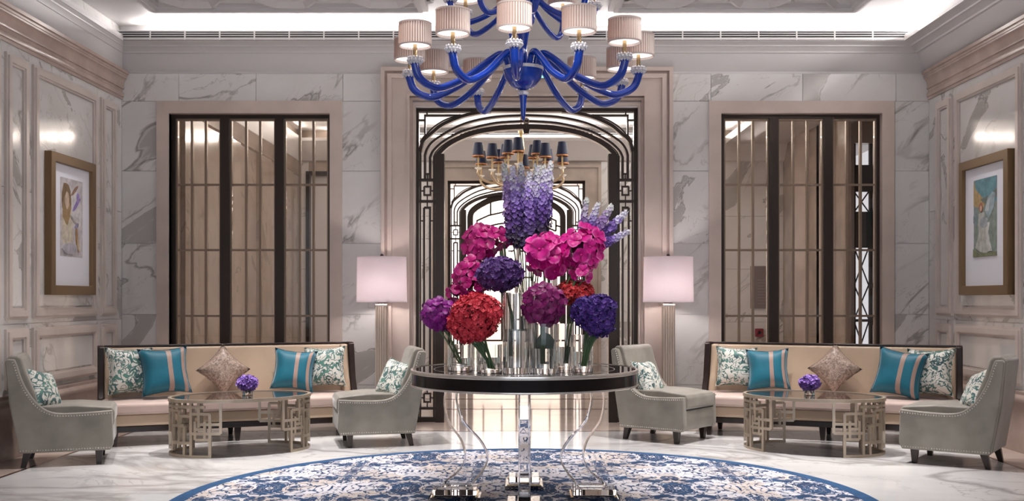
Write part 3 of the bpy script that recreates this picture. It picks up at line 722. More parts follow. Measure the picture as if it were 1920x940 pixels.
# ------------------------------------------------------------------ sofas
def rot2(v, a): return (v[0]*math.cos(a)-v[1]*math.sin(a), v[0]*math.sin(a)+v[1]*math.cos(a))
def sofa(cx, cy, rz, label):
    r = tag(empty('long_sofa', (cx, cy, 0), rz), label, 'sofa', 'curved back sofas under the windows')
    L = 1.125
    # local: x along, back top edge at y=0, front towards -y
    MB().prism([(.06, .20), (-.10, .20), (-.13, .40), (-.08, .62), (-.02, .84), (.0, .85), (.05, .85), (.06, .83)], -L+.04, L-.04, 'x').build('backrest', 'sofa', r, bevel=.015, seg=3)
    MB().box(-L+.0, L-.0, -.012, .06, .85, .868).build('top_rail', 'wood_dark', r, bevel=.005)
    for s in (-1, 1):
        out = [(.07, .16), (-.40, .16), (-.40, .36), (-.24, .40), (-.17, .52), (-.13, .70), (-.10, .855), (-.07, .868), (.07, .868)]
        MB().prism(out, s*(L), s*(L+.055), 'x').build('side_panel', 'wood_dark', r, bevel=.008)
        inn = [(.02, .25), (-.20, .25), (-.21, .42), (-.15, .54), (-.105, .70), (-.075, .848), (.02, .848)]
        MB().prism(inn, s*(L-.075), s*(L-.001), 'x').build('wing', 'sofa', r, bevel=.02, seg=3)
    MB().prism([(-.02, .286), (-.60, .286), (-.615, .30), (-.615, .365), (-.60, .385), (-.10, .40), (-.02, .40)], -L-.02, L+.02, 'x').build('seat_cushion', 'seat', r, bevel=.02, seg=3)
    MB().prism([(.03, .182), (-.56, .182), (-.585, .20), (-.585, .283), (.03, .283)], -L, L, 'x').build('seat_rail', 'sofa', r, bevel=.01)
    MB().box(-L+.02, L-.02, -.56, .04, .128, .182).build('base_rail', 'wood_dark', r, bevel=.006)
    for x in (-L+.08, 0, L-.08):
        for y in (-.51, .0):
            MB().taper((x, y), .017, .03, (0, .13)).build('leg', 'wood_dark', r, smooth=False)
    return r
SA = math.radians(22.6)
SOF = {}
SOF['L'] = sofa(-2.79, 9.965, SA, 'long caramel sofa under the left lattice window with five cushions')
SOF['R'] = sofa(2.945, 9.965, -SA, 'long caramel sofa on the right under the window showing daylight')
def on_sofa(side, px, fwd):
    cx, cy, a = ((-2.79, 9.965, SA) if side == 'L' else (2.945, 9.965, -SA))
    lo, hi = -1.2, 1.2
    for _ in range(40):
        m = (lo+hi)/2; dx, dy = rot2((m, -fwd), a)
        p = VX+F*(cx+dx)/(cy+dy)
        if p < px: lo = m
        else: hi = m
    dx, dy = rot2((lo, -fwd), a); return (cx+dx, cy+dy), a
def put_cushion(side, px, py, kind, label, fwd=.23, lean=.28, yaw=0, roll=0, size=.22, T=.095):
    (x, y), a = on_sofa(side, px, fwd)
    return cushion({'floral': 'floral_cushion', 'teal': 'teal_cushion', 'diamond': 'brocade_cushion'}[kind], kind, (x, y, PZ(py, y)), a+yaw, lean, label, {'floral': 'green and white scroll cushions on the sofas', 'teal': 'teal striped silk cushions', 'diamond': 'taupe brocade cushions'}[kind], roll, size, T)
put_cushion('L', 245, 696, 'floral', 'green scroll cushion at the left end of the left sofa, behind striped teal', yaw=.35, roll=.03)
put_cushion('L', 309, 696, 'teal', 'teal striped cushion nearest the hat picture, left end of left sofa', fwd=.30, yaw=.15, roll=-.05)
put_cushion('L', 419, 694, 'diamond', 'taupe brocade cushion on its point in the middle of left sofa', roll=PI/4, size=.175, fwd=.22)
put_cushion('L', 551, 694, 'teal', 'teal striped cushion tilted at the right end of left sofa', fwd=.30, yaw=-.25, roll=.10, size=.20)
put_cushion('L', 609, 688, 'floral', 'green scroll cushion at the doorway end of the left sofa', yaw=-.35, roll=-.04, size=.20)
put_cushion('R', 1381, 688, 'floral', 'green scroll cushion at the doorway end of the right sofa', yaw=.35, roll=.05, size=.20)
put_cushion('R', 1440, 693, 'teal', 'teal striped cushion at the doorway end of right sofa', fwd=.30, yaw=.2, roll=-.04, size=.20)
put_cushion('R', 1565, 692, 'diamond', 'taupe brocade cushion on its point in the middle of right sofa', roll=PI/4, size=.175, fwd=.22)
put_cushion('R', 1686, 700, 'teal', 'teal striped cushion tilted near the winged figure picture, right end of right sofa', fwd=.31, yaw=-.2, roll=.14)
put_cushion('R', 1743, 698, 'floral', 'green scroll cushion at far right end of the right sofa', yaw=-.35, roll=-.04)

# ------------------------------------------------------------------ slipper armchairs (local +x is the front)
def armchair(loc, ang, label):
    r = tag(empty('slipper_armchair', (loc[0], loc[1], 0), ang), label, 'armchair', 'grey velvet nailhead armchairs')
    W = .315
    top = [p.to_tuple()[:2] for p in curve([(.375, .425, 0), (.20, .415, 0), (.02, .412, 0), (-.09, .425, 0), (-.18, .478, 0), (-.255, .572, 0), (-.31, .68, 0), (-.345, .79, 0), (-.365, .835, 0)], 3)]
    out = [(-.33, .115), (.36, .115), (.385, .16)]+top+[(-.415, .838), (-.435, .82), (-.40, .5)]
    for s in (-1, 1):
        MB().prism(out, s*(W-.055), s*W, 'y').build('side_panel', 'chair', r, bevel=.012, seg=3)
    MB().prism([(-.335, .12), (-.20, .12), (-.17, .40), (-.215, .56), (-.28, .72), (-.315, .835), (-.345, .862), (-.405, .862), (-.438, .83), (-.41, .5)], -W+.05, W-.05, 'y').build('backrest', 'chair', r, bevel=.016, seg=3)
    MB().prism([(-.30, .12), (.355, .12), (.378, .16), (.378, .30), (-.30, .30)], -W+.05, W-.05, 'y').build('seat_base', 'chair', r, bevel=.008)
    MB().prism([(-.20, .308), (.37, .308), (.39, .325), (.392, .41), (.37, .445), (.1, .468), (-.20, .465)], -W+.057, W-.057, 'y').build('seat_cushion', 'chair', r, bevel=.022, seg=3)
    for x in (-.27, .27):
        for y in (-.25, .25):
            lean = -.035 if x < 0 else .0
            b = MB().taper((x+lean, y), .019, .03, (0, .125)); b.v = [(v[0]-(lean if v[2] > .1 else 0), v[1], v[2]) for v in b.v]
            b.build('leg', 'wood_dark', r, smooth=False)
    nh = MB(); path = [Vector((p[0], p[1])) for p in top]
    inner = []
    for i, p in enumerate(path):
        t = (path[min(i+1, len(path)-1)]-path[max(i-1, 0)]).normalized(); nn = Vector((-t.y, t.x)); nn = nn if nn.y < 0 or nn.x < 0 else -nn
        q = Vector((t.y, -t.x));  q = q if q.y < 0 else -q
        inner.append(p+q*.02)
    def studs(pp, y, s, step=.021):
        acc = 0
        for i in range(len(pp)-1):
            seg = pp[i+1]-pp[i]; ln = seg.length; d = acc
            while d < ln:
                c = pp[i]+seg*(d/ln)
                h = .0068
                nh.add([(c.x-h, y, c.y), (c.x, y, c.y-h), (c.x+h, y, c.y), (c.x, y, c.y+h), (c.x, y+s*.005, c.y)], [(0, 1, 4), (1, 2, 4), (2, 3, 4), (3, 0, 4), (0, 3, 2, 1)])
                d += step
            acc = d-ln
    for s in (-1, 1):
        studs(inner, s*(W+.0005), s); studs([Vector((-.32, .135)), Vector((.36, .135))], s*(W+.0005), s)
    tag(nh.build('nailhead_trim', 'nail', r, smooth=False), kind='stuff')
    return r
CHAIRS = [((-3.635, 8.31), math.radians(19), 'grey velvet armchair beside the hat picture wall, facing right'),
          ((3.45, 8.26), math.radians(145), 'grey velvet armchair beside the winged figure wall, facing left'),
          ((-1.31, 9.345), math.radians(194.5), 'grey velvet armchair between left sofa and the round flower table'),
          ((1.335, 9.63), math.radians(-38), 'grey velvet armchair between right sofa and the round flower table')]
for l_, a_, t_ in CHAIRS: armchair(l_, a_, t_).scale = (.94, .97, 1)
def chair_cushion(i, px, py, dx, label, yaw, lean=.45, roll=.0, size=.2, dy=0):
    (x, y), a, _ = CHAIRS[i]
    o = rot2((dx, dy), a); X, Y = x+o[0], y+o[1]
    X = PX(px, Y)
    cushion('floral_cushion', 'floral', (X, Y, PZ(py, Y)), a+PI/2+yaw, lean, label, 'green and white scroll cushions on the armchairs', roll, size, .085)
chair_cushion(0, 76, 734, -.10, 'green scroll cushion on the armchair by the hat picture wall', -.45, .45, .2, .19, -.07)
chair_cushion(1, 1835, 736, -.10, 'green scroll cushion on the armchair by the winged figure wall', .45, .45, -.25, .19, .07)
chair_cushion(2, 741, 713, -.10, 'green scroll cushion on the armchair left of the flower table', .55, .42, .12, .19, .07)
chair_cushion(3, 1214, 712, -.10, 'green scroll cushion on the armchair right of the flower table', .1, .45, .05, .19, -.03)

# ------------------------------------------------------------------ oval fretwork coffee tables
def coffee_table(loc, ang, label, flip):
    r = tag(empty('oval_coffee_table', (loc[0], loc[1], 0), ang), label, 'coffee table', 'oval fretwork coffee tables')
    a, b, H = .60, .42, .475; TR = .027
    def el(t, k=1., z=0): return (a*k*math.cos(t), b*k*math.sin(t), z)
    n = 64
    m = MB()
    for k0, z0 in ((1.0, H), (1.0, H-TR), (.955, H-TR), (.955, H)): m.v += [el(2*PI*i/n, k0, z0) for i in range(n)]
    for q in range(4):
        for i in range(n):
            j = (i+1) % n; p = (q+1) % 4; m.f.append((q*n+i, q*n+j, p*n+j, p*n+i))
    m.build('top_rim', 'champagne', r, angle=40)
    g = MB(); g.v = [el(2*PI*i/n, .953, H-.006) for i in range(n)]+[el(2*PI*i/n, .953, H-.02) for i in range(n)]
    g.f = [tuple(range(n)), tuple(range(n, 2*n))]+[(i, (i+1) % n, (i+1) % n+n, i+n) for i in range(n)]
    g.build('mirror_top', 'smoked', r, angle=40)
    T0 = math.radians(56)
    def hb(c, u0, u1, z):  # horizontal bar following the oval, u in -1..1 about the end c
        K = max(2, int(abs(u1-u0)*9)); pts = [el(c+T0*(u0+(u1-u0)*i/K), .968, z) for i in range(K+1)]
        mm = MB(); w = .0115
        for p in pts:
            d = Vector((p[0]/a/a, p[1]/b/b, 0)).normalized()
            for s1, s2 in ((-1, -1), (1, -1), (1, 1), (-1, 1)): mm.v.append((p[0]+d.x*w*s1, p[1]+d.y*w*s1, p[2]+w*s2))
        for i in range(K):
            for q in range(4):
                p2 = (q+1) % 4; mm.f.append((i*4+q, i*4+p2, (i+1)*4+p2, (i+1)*4+q))
        mm.f += [(0, 1, 2, 3), (K*4+3, K*4+2, K*4+1, K*4)]
        mm.build('fret_bar', 'champagne', r, smooth=False)
    def vb(c, u, z0, z1):
        p = el(c+T0*u, .968); d = math.atan2(p[1]/b/b, p[0]/a/a); w = .0115
        mm = MB().box(-w, w, -w, w, z0, z1).xf(Matrix.Translation((p[0], p[1], 0)) @ Matrix.Rotation(d, 4, 'Z'))
        mm.build('fret_post', 'champagne', r, smooth=False)
    for c, sg in ((0, 1), (PI, -1)):
        sg *= flip
        hb(c, -1, 1, .012); hb(c, -.72, .9, H-.06)
        for s in (1, -1):
            def H_(u0, u1, z): hb(c, s*u0, s*u1, z)
            def V_(u, z0, z1): vb(c, s*u, z0, z1)
            V_(.98, .0, .36); V_(.80, .25, H-.02); V_(.66, .02, H-.02); V_(.52, .02, .26); V_(1.14, .20, H-.02)
            H_(.66, 1.14, .20); H_(.80, 1.14, .275); H_(.66, .98, .36); H_(.74, .90, .235); V_(.90, .15, .30); H_(.74, .98, .15); V_(.74, .15, .30)
            H_(.40, .66, .34); V_(.40, .10, .38); H_(.18, .52, .26); V_(.18, .05, H-.02); H_(.18, .66, .12); H_(0, .40, .38); V_(.06, .20, .38)
            H_(0, .18, .07)
    return r
coffee_table((-2.40, 8.90), math.radians(29), 'oval champagne fretwork coffee table before the left sofa', 1)
coffee_table((2.50, 8.93), math.radians(-29), 'oval champagne fretwork coffee table before the right sofa', -1)

# ------------------------------------------------------------------ floor lamps
MAT['shade'] = shade_mat('pale_lamp_fabric', (.86, .80, .82), .55)
MAT['column'] = plain('cream_fluted_column', (.52, .43, .35), .32, .1)
def floor_lamp(px, label):
    Y = 10.42
    r = tag(empty('floor_lamp', (PX(px, Y), Y, 0)), label, 'lamp', 'column floor lamps')
    MB().box(-.13, .13, -.13, .13, 0, .05).box(-.10, .10, -.10, .10, .05, .09).build('base', 'column', r, bevel=.008)
    out = []
    h = .058; N = 5
    for side in range(4):
        for i in range(N):
            t0 = -h+2*h*i/N; wd = 2*h/N
            for u, d in ((t0, h), (t0+wd*.62, h), (t0+wd*.68, h-.010), (t0+wd*.95, h-.010)):
                a = side*PI/2; p = rot2((u, -d), a); out.append(p)
    MB().prism(out, .09, 1.235, 'z').build('column', 'column', r, smooth=False)
    MB().box(-.062, .062, -.062, .062, 1.225, 1.245).build('capital', 'silver', r, bevel=.004)
    MB().lathe([(.008, 1.24), (.045, 1.25), (.045, 1.262), (.012, 1.268), (.010, 1.72), (.018, 1.725), (.015, 1.74), (0, 1.75)], 14).build('stem', 'wood_dark', r)
    z0, z1 = 1.265, 1.712
    MB().lathe([(.252, z0), (.245, z1), (.242, z1), (.249, z0)], 48, close=True).build('lamp_shade', 'shade', r, angle=60)
    for z, rr in ((z0, .2535), (z1, .2465)):
        MB().lathe([(rr, z-.004), (rr+.002, z-.004), (rr+.002, z+.004), (rr, z+.004)], 48, close=True).build('shade_trim', 'shade', r)
    MB().lathe([(0, 1.40), (.025, 1.41), (.032, 1.44), (.022, 1.48), (0, 1.49)], 14).build('bulb', emit('warm_bulb', (1, .9, .85), 8), r)
    l = light('lamp_bulb_light', 'POINT', (0, 0, 0), 15, (1, .90, .88), radius=.06); l.parent = r; l.location = (0.0, -.06, 1.42)
    return r
floor_lamp(716, 'fluted column floor lamp with pale drum shade left of the doorway')
floor_lamp(1253, 'fluted column floor lamp with pale drum shade right of the doorway')

# ------------------------------------------------------------------ framed pictures
def picture(X, s, y0, y1, z0, z1, label):
    r = tag(empty('framed_picture', (X+s*.032, (y0+y1)/2, (z0+z1)/2), PI/2 if s > 0 else -PI/2), label, 'picture', 'framed pictures')
    # local: x along wall, -y out of the wall, z up
    hw, hh = (y1-y0)/2, (z1-z0)/2; fw_ = .085
    MB().ribbon([(-hw+fw_/2, -hh+fw_/2), (-hw+fw_/2, hh-fw_/2), (hw-fw_/2, hh-fw_/2), (hw-fw_/2, -hh+fw_/2)], fw_, -.045, .03, closed=True).build('frame', 'frame_gold', r, bevel=.006)
    MB().box(-hw+.07, hw-.07, -.012, .02, -hh+.07, hh-.07).build('mat_board', 'mat_board', r, smooth=False)
    return r, hw, hh
def paint(r, polys):
    for i, (nm, col, pts) in enumerate(polys):
        MB().prism(pts, -.0135-.0006*i, -.012, 'y').build(nm, plain('paint_'+nm+str(i), col, .6, var=.25, vscale=18), r, smooth=False)
def blob(cx, cz, rx, rz, n=14, j=.12, a=0):
    out = []
    for i in range(n):
        t = 2*PI*i/n; k = 1+rnd.uniform(-j, j); x, z = rx*k*math.cos(t), rz*k*math.sin(t)
        out.append((cx+x*math.cos(a)-z*math.sin(a), cz+x*math.sin(a)+z*math.cos(a)))
    return out

pl, hw, hh = picture(XL, 1, 9.05, 9.995, 1.332, 2.59, 'gold framed picture of a loosely painted figure in a brown hat')
AX, AZ = .235, .355; zc = .075
def sub(x0, x1, z0, z1): return [(x0, z0), (x1, z0), (x1, z1), (x0, z1)]
paint(pl, [('paper', (.52, .48, .50), sub(-AX, AX, zc-AZ, zc+AZ)), ('wash', (.60, .58, .58), blob(.07, .15, .15, .20)), ('wash', (.58, .52, .42), blob(-.09, -.02, .12, .22)),
  ('hat', (.20, .13, .07), blob(-.11, .24, .105, .15, a=.2)), ('hair', (.30, .20, .10), blob(-.11, .14, .08, .13)), ('face', (.52, .40, .30), blob(-.10, .23, .045, .075)),
  ('stroke', (.25, .16, .11), blob(.06, .33, .09, .018, a=.6)), ('stroke', (.25, .17, .42), blob(.10, .21, .10, .022, a=.7)), ('stroke', (.30, .22, .50), blob(.13, .27, .03, .05)),
  ('stroke', (.40, .36, .36), blob(.05, .05, .10, .012, a=-.5)), ('stroke', (.22, .20, .30), blob(.10, .01, .045, .02, a=.5)), ('stroke', (.38, .22, .10), blob(.10, -.09, .022, .075, a=.1)), ('stroke', (.50, .38, .25), blob(.13, -.17, .018, .06, a=.2)), ('wash', (.44, .42, .47), blob(-.05, -.21, .15, .05))])
pr, hw, hh = picture(XR, -1, 8.92, 9.92, 1.332, 2.59, 'gold framed picture of a winged figure in a white gown')
paint(pr, [('paper', (.22, .27, .24), sub(-AX, AX, zc-AZ, zc+AZ)), ('sky', (.12, .26, .30), sub(-.20, AX, zc+.13, zc+AZ)), ('hill', (.42, .30, .14), [(-AX, zc+.34), (-.19, zc+.27), (.02, zc+.14), (-.05, zc+.08), (-AX, zc+.12)]),
  ('ridge', (.16, .18, .16), [(-.10, zc+.17), (.10, zc+.19), (AX, zc+.25), (AX, zc+.17), (.0, zc+.12)]), ('wing', (.30, .38, .42), [(.0, zc+.06), (.05, zc+.17), (.15, zc+.22), (.21, zc+.20), (.18, zc+.08), (.08, zc-.02)]), ('wing', (.46, .50, .52), [(.0, zc+.06), (.05, zc+.15), (.11, zc+.17), (.08, zc+.05)]),
  ('wing', (.20, .26, .28), [(-AX, zc+.02), (-.19, zc+.10), (-.15, zc+.0), (-.17, zc-.08), (-AX, zc-.04)]),
  ('gown', (.44, .45, .42), [(-.12, zc+.04), (-.02, zc+.05), (.02, zc-.04), (.07, zc-.14), (.13, zc-.30), (.02, zc-.33), (-.10, zc-.31), (-.19, zc-.27), (-.12, zc-.14), (-.13, zc-.04)]),
  ('gown', (.55, .55, .53), [(.03, zc-.05), (.10, zc-.05), (.07, zc-.16), (.14, zc-.31), (.06, zc-.31), (.02, zc-.18)]), ('sleeve', (.33, .36, .38), blob(-.02, zc-.05, .08, .05)), ('hair', (.30, .13, .08), blob(-.075, zc+.095, .035, .045)), ('face', (.55, .36, .28), blob(-.072, zc+.085, .02, .026)), ('ground', (.20, .22, .13), [(-AX, zc-.355), (AX, zc-.355), (AX, zc-.32), (-.10, zc-.325), (-AX, zc-.28)])])
# ------------------------------------------------------------------ rug
RC = (.015, 6.66); RR = 2.255
def rug_mat():
    t = NT('blue_damask_carpet'); c = t.coord()
    sp = t.n('ShaderNodeSeparateXYZ'); t.l(c, sp.inputs[0])
    fx = t.math('PINGPONG', t.math('ADD', sp.outputs[0], 10.0), .46); fy = t.math('MULTIPLY', t.math('PINGPONG', t.math('ADD', sp.outputs[1], 10.13), .7), .72)
    cv = t.n('ShaderNodeCombineXYZ'); t.l(fx, cv.inputs[0]); t.l(fy, cv.inputs[1])
    v = cv.outputs[0]
    big = t.noise(v, 3.1, 1, .5, .6); small = t.noise(v, 10.5, 2, .5, 1.4)
    val = t.math('ADD', t.math('MULTIPLY', big, .50), t.math('MULTIPLY', small, .50))
    leaf = t.ramp(val, .476, .485)
    n2 = t.noise(v, 6.0, 1, .5, 2.2)
    curl = t.ramp(t.math('ABSOLUTE', t.math('SUBTRACT', n2, .5)), .020, .028, 1, 0)
    cut = t.ramp(t.math('ABSOLUTE', t.math('SUBTRACT', small, .56)), .008, .014, 1, 0)
    m = t.math('MAXIMUM', t.math('MULTIPLY', leaf, t.math('SUBTRACT', 1, t.math('MULTIPLY', cut, .8))), curl)
    ground = t.mix(t.ramp(t.noise(c, 2.2, 3), .48, .56), (.70, .68, .72), (.60, .53, .49))
    blue = t.mix(t.ramp(t.noise(c, 5, 3), .35, .65), (.005, .030, .095), (.010, .065, .17))
    t.set(Base_Color=t.mix(m, ground, blue), Roughness=.9)
    t.bump(t.noise(c, 300, 2), .3, .003)
    return t.m
r = tag(empty('round_rug', (RC[0], RC[1], 0)), 'round blue and white damask rug beneath the flower table', 'rug')
MB().lathe([(0, .004), (RR-.10, .004), (RR-.10, .016), (0, .016)], 128).build('pile', rug_mat(), r, angle=30)
MB().lathe([(RR-.10, .004), (RR, .004), (RR, .015), (RR-.10, .0165)], 128, close=True).build('border_band', plain('blue_carpet_border', (.014, .075, .19), .9, var=.2, vscale=20), r, angle=30)

# ------------------------------------------------------------------ round table with acrylic legs
TC = (.017, 6.67)
tb = tag(empty('round_table', (TC[0], TC[1], .016)), 'round black lacquer table on clear acrylic S legs with flowers', 'table')
zt = .838; R0 = .726
MB().lathe([(0, zt-.004), (R0-.012, zt-.004), (R0-.012, zt-.02), (0, zt-.02)], 96).build('tabletop', plain('black_glass_top', (.012, .010, .012), .03), tb, angle=30)
MB().lathe([(R0-.012, zt), (R0, zt-.003), (R0+.002, zt-.014), (R0, zt-.024), (R0-.012, zt-.024)], 96, close=True).build('upper_rim', 'silver', tb, angle=50)
MB().lathe([(R0-.02, zt-.024), (R0-.006, zt-.024), (R0-.006, zt-.094), (R0-.02, zt-.094)], 96, close=True).build('apron', 'black', tb, angle=30)
MB().lathe([(R0-.02, zt-.094), (R0+.0, zt-.094), (R0+.002, zt-.10), (R0, zt-.106), (R0-.02, zt-.106)], 96, close=True).build('lower_rim', 'silver', tb, angle=50)
MB().lathe([(0, zt-.10), (R0-.022, zt-.10), (R0-.022, zt-.092), (0, zt-.092)], 64).build('underside', 'silver', tb, angle=30)
MB().lathe([(.575, zt-.0045), (.58, zt-.0045), (.58, zt-.0025), (.575, zt-.0025)], 96, close=True).build('inlay_ring', 'silver', tb)
prof = [(.452, .732, .085), (.470, .66, .088), (.468, .60, .095), (.445, .51, .105), (.400, .445, .118), (.352, .390, .128), (.318, .325, .145), (.306, .27, .155), (.322, .215, .160), (.362, .158, .170), (.41, .115, .19), (.44, .075, .20)]
cc = curve([(a, b, c) for a, b, c in prof], 3)
# S leg: vertical slab following the curve, width measured across it
def leg_mb():
    m = MB(); hw = .037; n = len(cc); L_, R_ = [], []
    for i, p in enumerate(cc):
        L_.append((p.x-p.z*.5, p.y)); R_.append((p.x+p.z*.5, p.y))
    for (a, b) in zip(L_, R_):
        m.v += [(a[0], -hw, a[1]), (b[0], -hw, b[1]), (b[0], hw, b[1]), (a[0], hw, a[1])]
    for i in range(n-1):
        for q in range(4):
            p2 = (q+1) % 4; m.f.append((i*4+q, i*4+p2, (i+1)*4+p2, (i+1)*4+q))
    m.f += [(0, 1, 2, 3), ((n-1)*4+3, (n-1)*4+2, (n-1)*4+1, (n-1)*4)]
    return m
for kq in range(4):
    a = kq*PI/2
    M = Matrix.Rotation(a, 4, 'Z')
    lg = leg_mb().xf(M).build('leg', 'acrylic', tb, angle=40, bevel=.012)
    for g0_, g1_ in ((.57, .585), (.295, .31)): MB().box(g0_, g1_, -.115, .115, .030, .036).xf(M).build('gold_edge', 'gold', lg, smooth=False)
    MB().box(.30, .58, -.105, .105, .038, .074).xf(M).build('foot_block', 'clear_plate', lg, smooth=False, bevel=.004)
    MB().box(.31, .57, -.10, .10, .0315, .0355).xf(M).build('foot_plate', 'clear_plate', lg, smooth=False)
    MB().box(.275, .605, -.13, .13, 0, .029).xf(M).build('foot_plinth', 'clear_plate', lg, smooth=False, bevel=.004)

# ------------------------------------------------------------------ vases
ZT = .016+zt-.004
def vase(px, Y, r, h, label, rib=0., flare=0., water=.5, wall=.006, group='glass cylinder vases on the round table', base=.02, z=None):
    z = ZT if z is None else z
    o = tag(empty('glass_vase', (PX(px, Y), Y, z+.0005)), label, 'vase', group)
    def rad(t): return r*(1+flare*t**2.2)
    n = 40 if rib else 28
    outp = [(rad(t)*.97 if t == 0 else rad(t), h*t) for t in (0, .02, .2, .4, .6, .8, .92, 1)]
    inp = [(rad(t)-wall, max(base, h*t)) for t in (1, .92, .8, .6, .4, .2, .0)]
    MB().lathe([(0, 0)]+outp+inp+[(0, base)], n, pleat=rib).build('vessel', 'glass', o, angle=50)
    if water:
        MB().lathe([(0, base+.0015), (rad(.1)-wall-.002, base+.0015), (rad(water)-wall-.002, h*water), (0, h*water)], 24).build('water', 'water', o, angle=50)
    return o

vase(968, 6.26, .080, .485, 'tall thick glass cylinder vase holding the high purple hydrangea', water=.55, wall=.009, base=.035)
vase(1019.5, 6.26, .084, .30, 'wide glass vase under the plum orchid ball, front centre of table', water=.5, wall=.009, base=.03)
vase(1060, 6.58, .055, .29, 'narrow glass vase behind, holding the coral hydrangea', water=.5)
vase(1092, 6.42, .066, .225, 'glass cylinder vase at right holding the blue violet hydrangea', water=.55)
vase(918, 6.33, .076, .17, 'low glass cylinder vase under the red hydrangea', water=.55)
vase(863, 6.52, .080, .16, 'low glass cylinder vase at the left edge under the violet orchid ball', water=.5)
vase(956, 6.86, .045, .80, 'tall ribbed trumpet glass vase behind the high purple hydrangea', rib=.05, flare=.5, water=.6, group='tall glass vases on the round table')
vase(990, 6.68, .050, .56, 'tall slender glass vase holding the large delphinium spray', water=.6, group='tall glass vases on the round table')
vase(1032, 6.62, .045, .60, 'tall slender glass vase holding bright pink orchids right of centre', water=.6, group='tall glass vases on the round table')
vase(893, 6.78, .045, .46, 'tall slender glass vase behind the red hydrangea', water=.5, group='tall glass vases on the round table')

# ------------------------------------------------------------------ flowers
def petal_mat(name, a, b, rough=.5, edge=None, trans=.25):
    t = NT(name); c = t.coord(); n = t.noise(c, 34, 2)
    col = t.mix(t.ramp(n, .35, .65), a, b)
    t.set(Base_Color=col, Roughness=rough); t.b.inputs['Sheen Weight'].default_value = .08
    return t.m
MAT['stem'] = plain('green_stem', (.07, .14, .05), .5, var=.2)
MAT['leaf'] = plain('dark_leaf', (.025, .07, .035), .4, var=.2)
def fib(n):
    g = PI*(3-math.sqrt(5))
    for i in range(n):
        z = 1-2*(i+.5)/n; r_ = math.sqrt(1-z*z); yield Vector((r_*math.cos(g*i), r_*math.sin(g*i), z))
def frame_of(nrm, spin):
    a = Vector((0, 0, 1)) if abs(nrm.z) < .9 else Vector((1, 0, 0))
    u = nrm.cross(a).normalized(); v = nrm.cross(u)
    return u*math.cos(spin)+v*math.sin(spin), v*math.cos(spin)-u*math.sin(spin)
def floret(m, c, nrm, size, npet=4, cup=.35):
    u, v = frame_of(nrm, rnd.uniform(0, PI))
    for k in range(npet):
        a = 2*PI*k/npet; d = u*math.cos(a)+v*math.sin(a); e = u*-math.sin(a)+v*math.cos(a); cp = cup*rnd.uniform(.4, 1.6)
        tip = c+d*size+nrm*size*cp; s1 = c+d*size*.62+e*size*.5+nrm*size*cp*.7; s2 = c+d*size*.62-e*size*.5+nrm*size*cp*.7
        mid = c+d*size*.6+nrm*size*cp*.25
        m.add([c, s1, tip, s2, mid], [(0, 4, 1), (1, 4, 2), (2, 4, 3), (3, 4, 0)])
def stems_to(parent, tops, base, spread=.02, rad=.005, name='stem'):
    for t in tops:
        b = Vector(base)+Vector((rnd.uniform(-spread, spread), rnd.uniform(-spread, spread), 0))
        mid = (Vector(t)+b)/2+Vector((rnd.uniform(-.01, .01), 0, .02))
        MB().tube(curve([t, mid, b], 4), rad, 6).build(name, 'stem', parent)
def hydrangea(px, py, Y, rx, rz, cols, label, stem_px, zb, n=330, size=.019, heads=None, name='hydrangea_bouquet', grp='hydrangea heads in glass vases'):
    c = P(px, py, Y); root = tag(empty(name, (PX(stem_px, Y), Y, ZT+.04 if zb is None else zb)), label, 'flowers', grp)
    o = root.location
    mt = petal_mat(label[:20], *cols)
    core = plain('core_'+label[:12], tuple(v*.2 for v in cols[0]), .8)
    for (dx, dz, sx, sz, dy) in (heads or [(0, 0, 1, 1, 0)]):
        cc_ = c+Vector((dx, dy, dz))-o; m = MB(); ax = Vector((rx*sx, rx*sx*.95, rz*sz))
        for d in fib(int(n*sx*sz)):
            k = 1+rnd.uniform(-.10, .08)
            p = cc_+Vector((d.x*ax.x, d.y*ax.y, d.z*ax.z))*k
            nr = Vector((d.x/ax.x, d.y/ax.y, d.z/ax.z)).normalized(); nr = (nr+Vector((rnd.uniform(-.6, .6), rnd.uniform(-.6, .6), rnd.uniform(-.6, .6)))).normalized()
            floret(m, p, nr, size*rnd.uniform(.8, 1.25))
        tag(m.build('florets', mt, root, smooth=False), kind='stuff')
        m2 = MB(); pr_ = [(math.sin(PI*i/10)*.94, -math.cos(PI*i/10)*.94) for i in range(11)]
        m2.lathe([(max(0, a), b) for a, b in pr_], 16); m2.v = [(cc_.x+v[0]*ax.x, cc_.y+v[1]*ax.y, cc_.z+v[2]*ax.z) for v in m2.v]
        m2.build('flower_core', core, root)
        stems_to(root, [cc_+Vector((rnd.uniform(-.02, .02), 0, -rz*sz*.8)) for _ in range(3)], (0, 0, .0), .02, .006)
    return root
hydrangea(938, 514, 6.42, .135, .098, ((.055, .018, .14), (.12, .035, .22)), 'large dusky purple hydrangea head high at centre left of the arrangement', 962, ZT+.25, 430)
hydrangea(891, 595, 6.24, .140, .132, ((.62, .012, .040), (.92, .085, .12)), 'big crimson red hydrangea at the lower left front', 922, ZT+.03, 520, .017, [(0, 0, 1, 1, 0), (.02, .035, .95, .75, .02), (-.03, -.04, .9, .8, .0)])
hydrangea(1077, 549, 6.58, .115, .072, ((.62, .018, .03), (.92, .10, .10)), 'coral red hydrangea between bright orchids and blue violet head', 1062, ZT+.04, 330, .017)
hydrangea(1113, 590, 6.30, .105, .095, ((.03, .012, .18), (.13, .04, .34)), 'blue violet hydrangea hanging at lower right over the table edge', 1094, ZT+.04, 330, .019, [(-.03, .015, .95, .9, .02), (.045, .03, .8, .9, 0), (.03, -.045, .85, .85, -.02)])
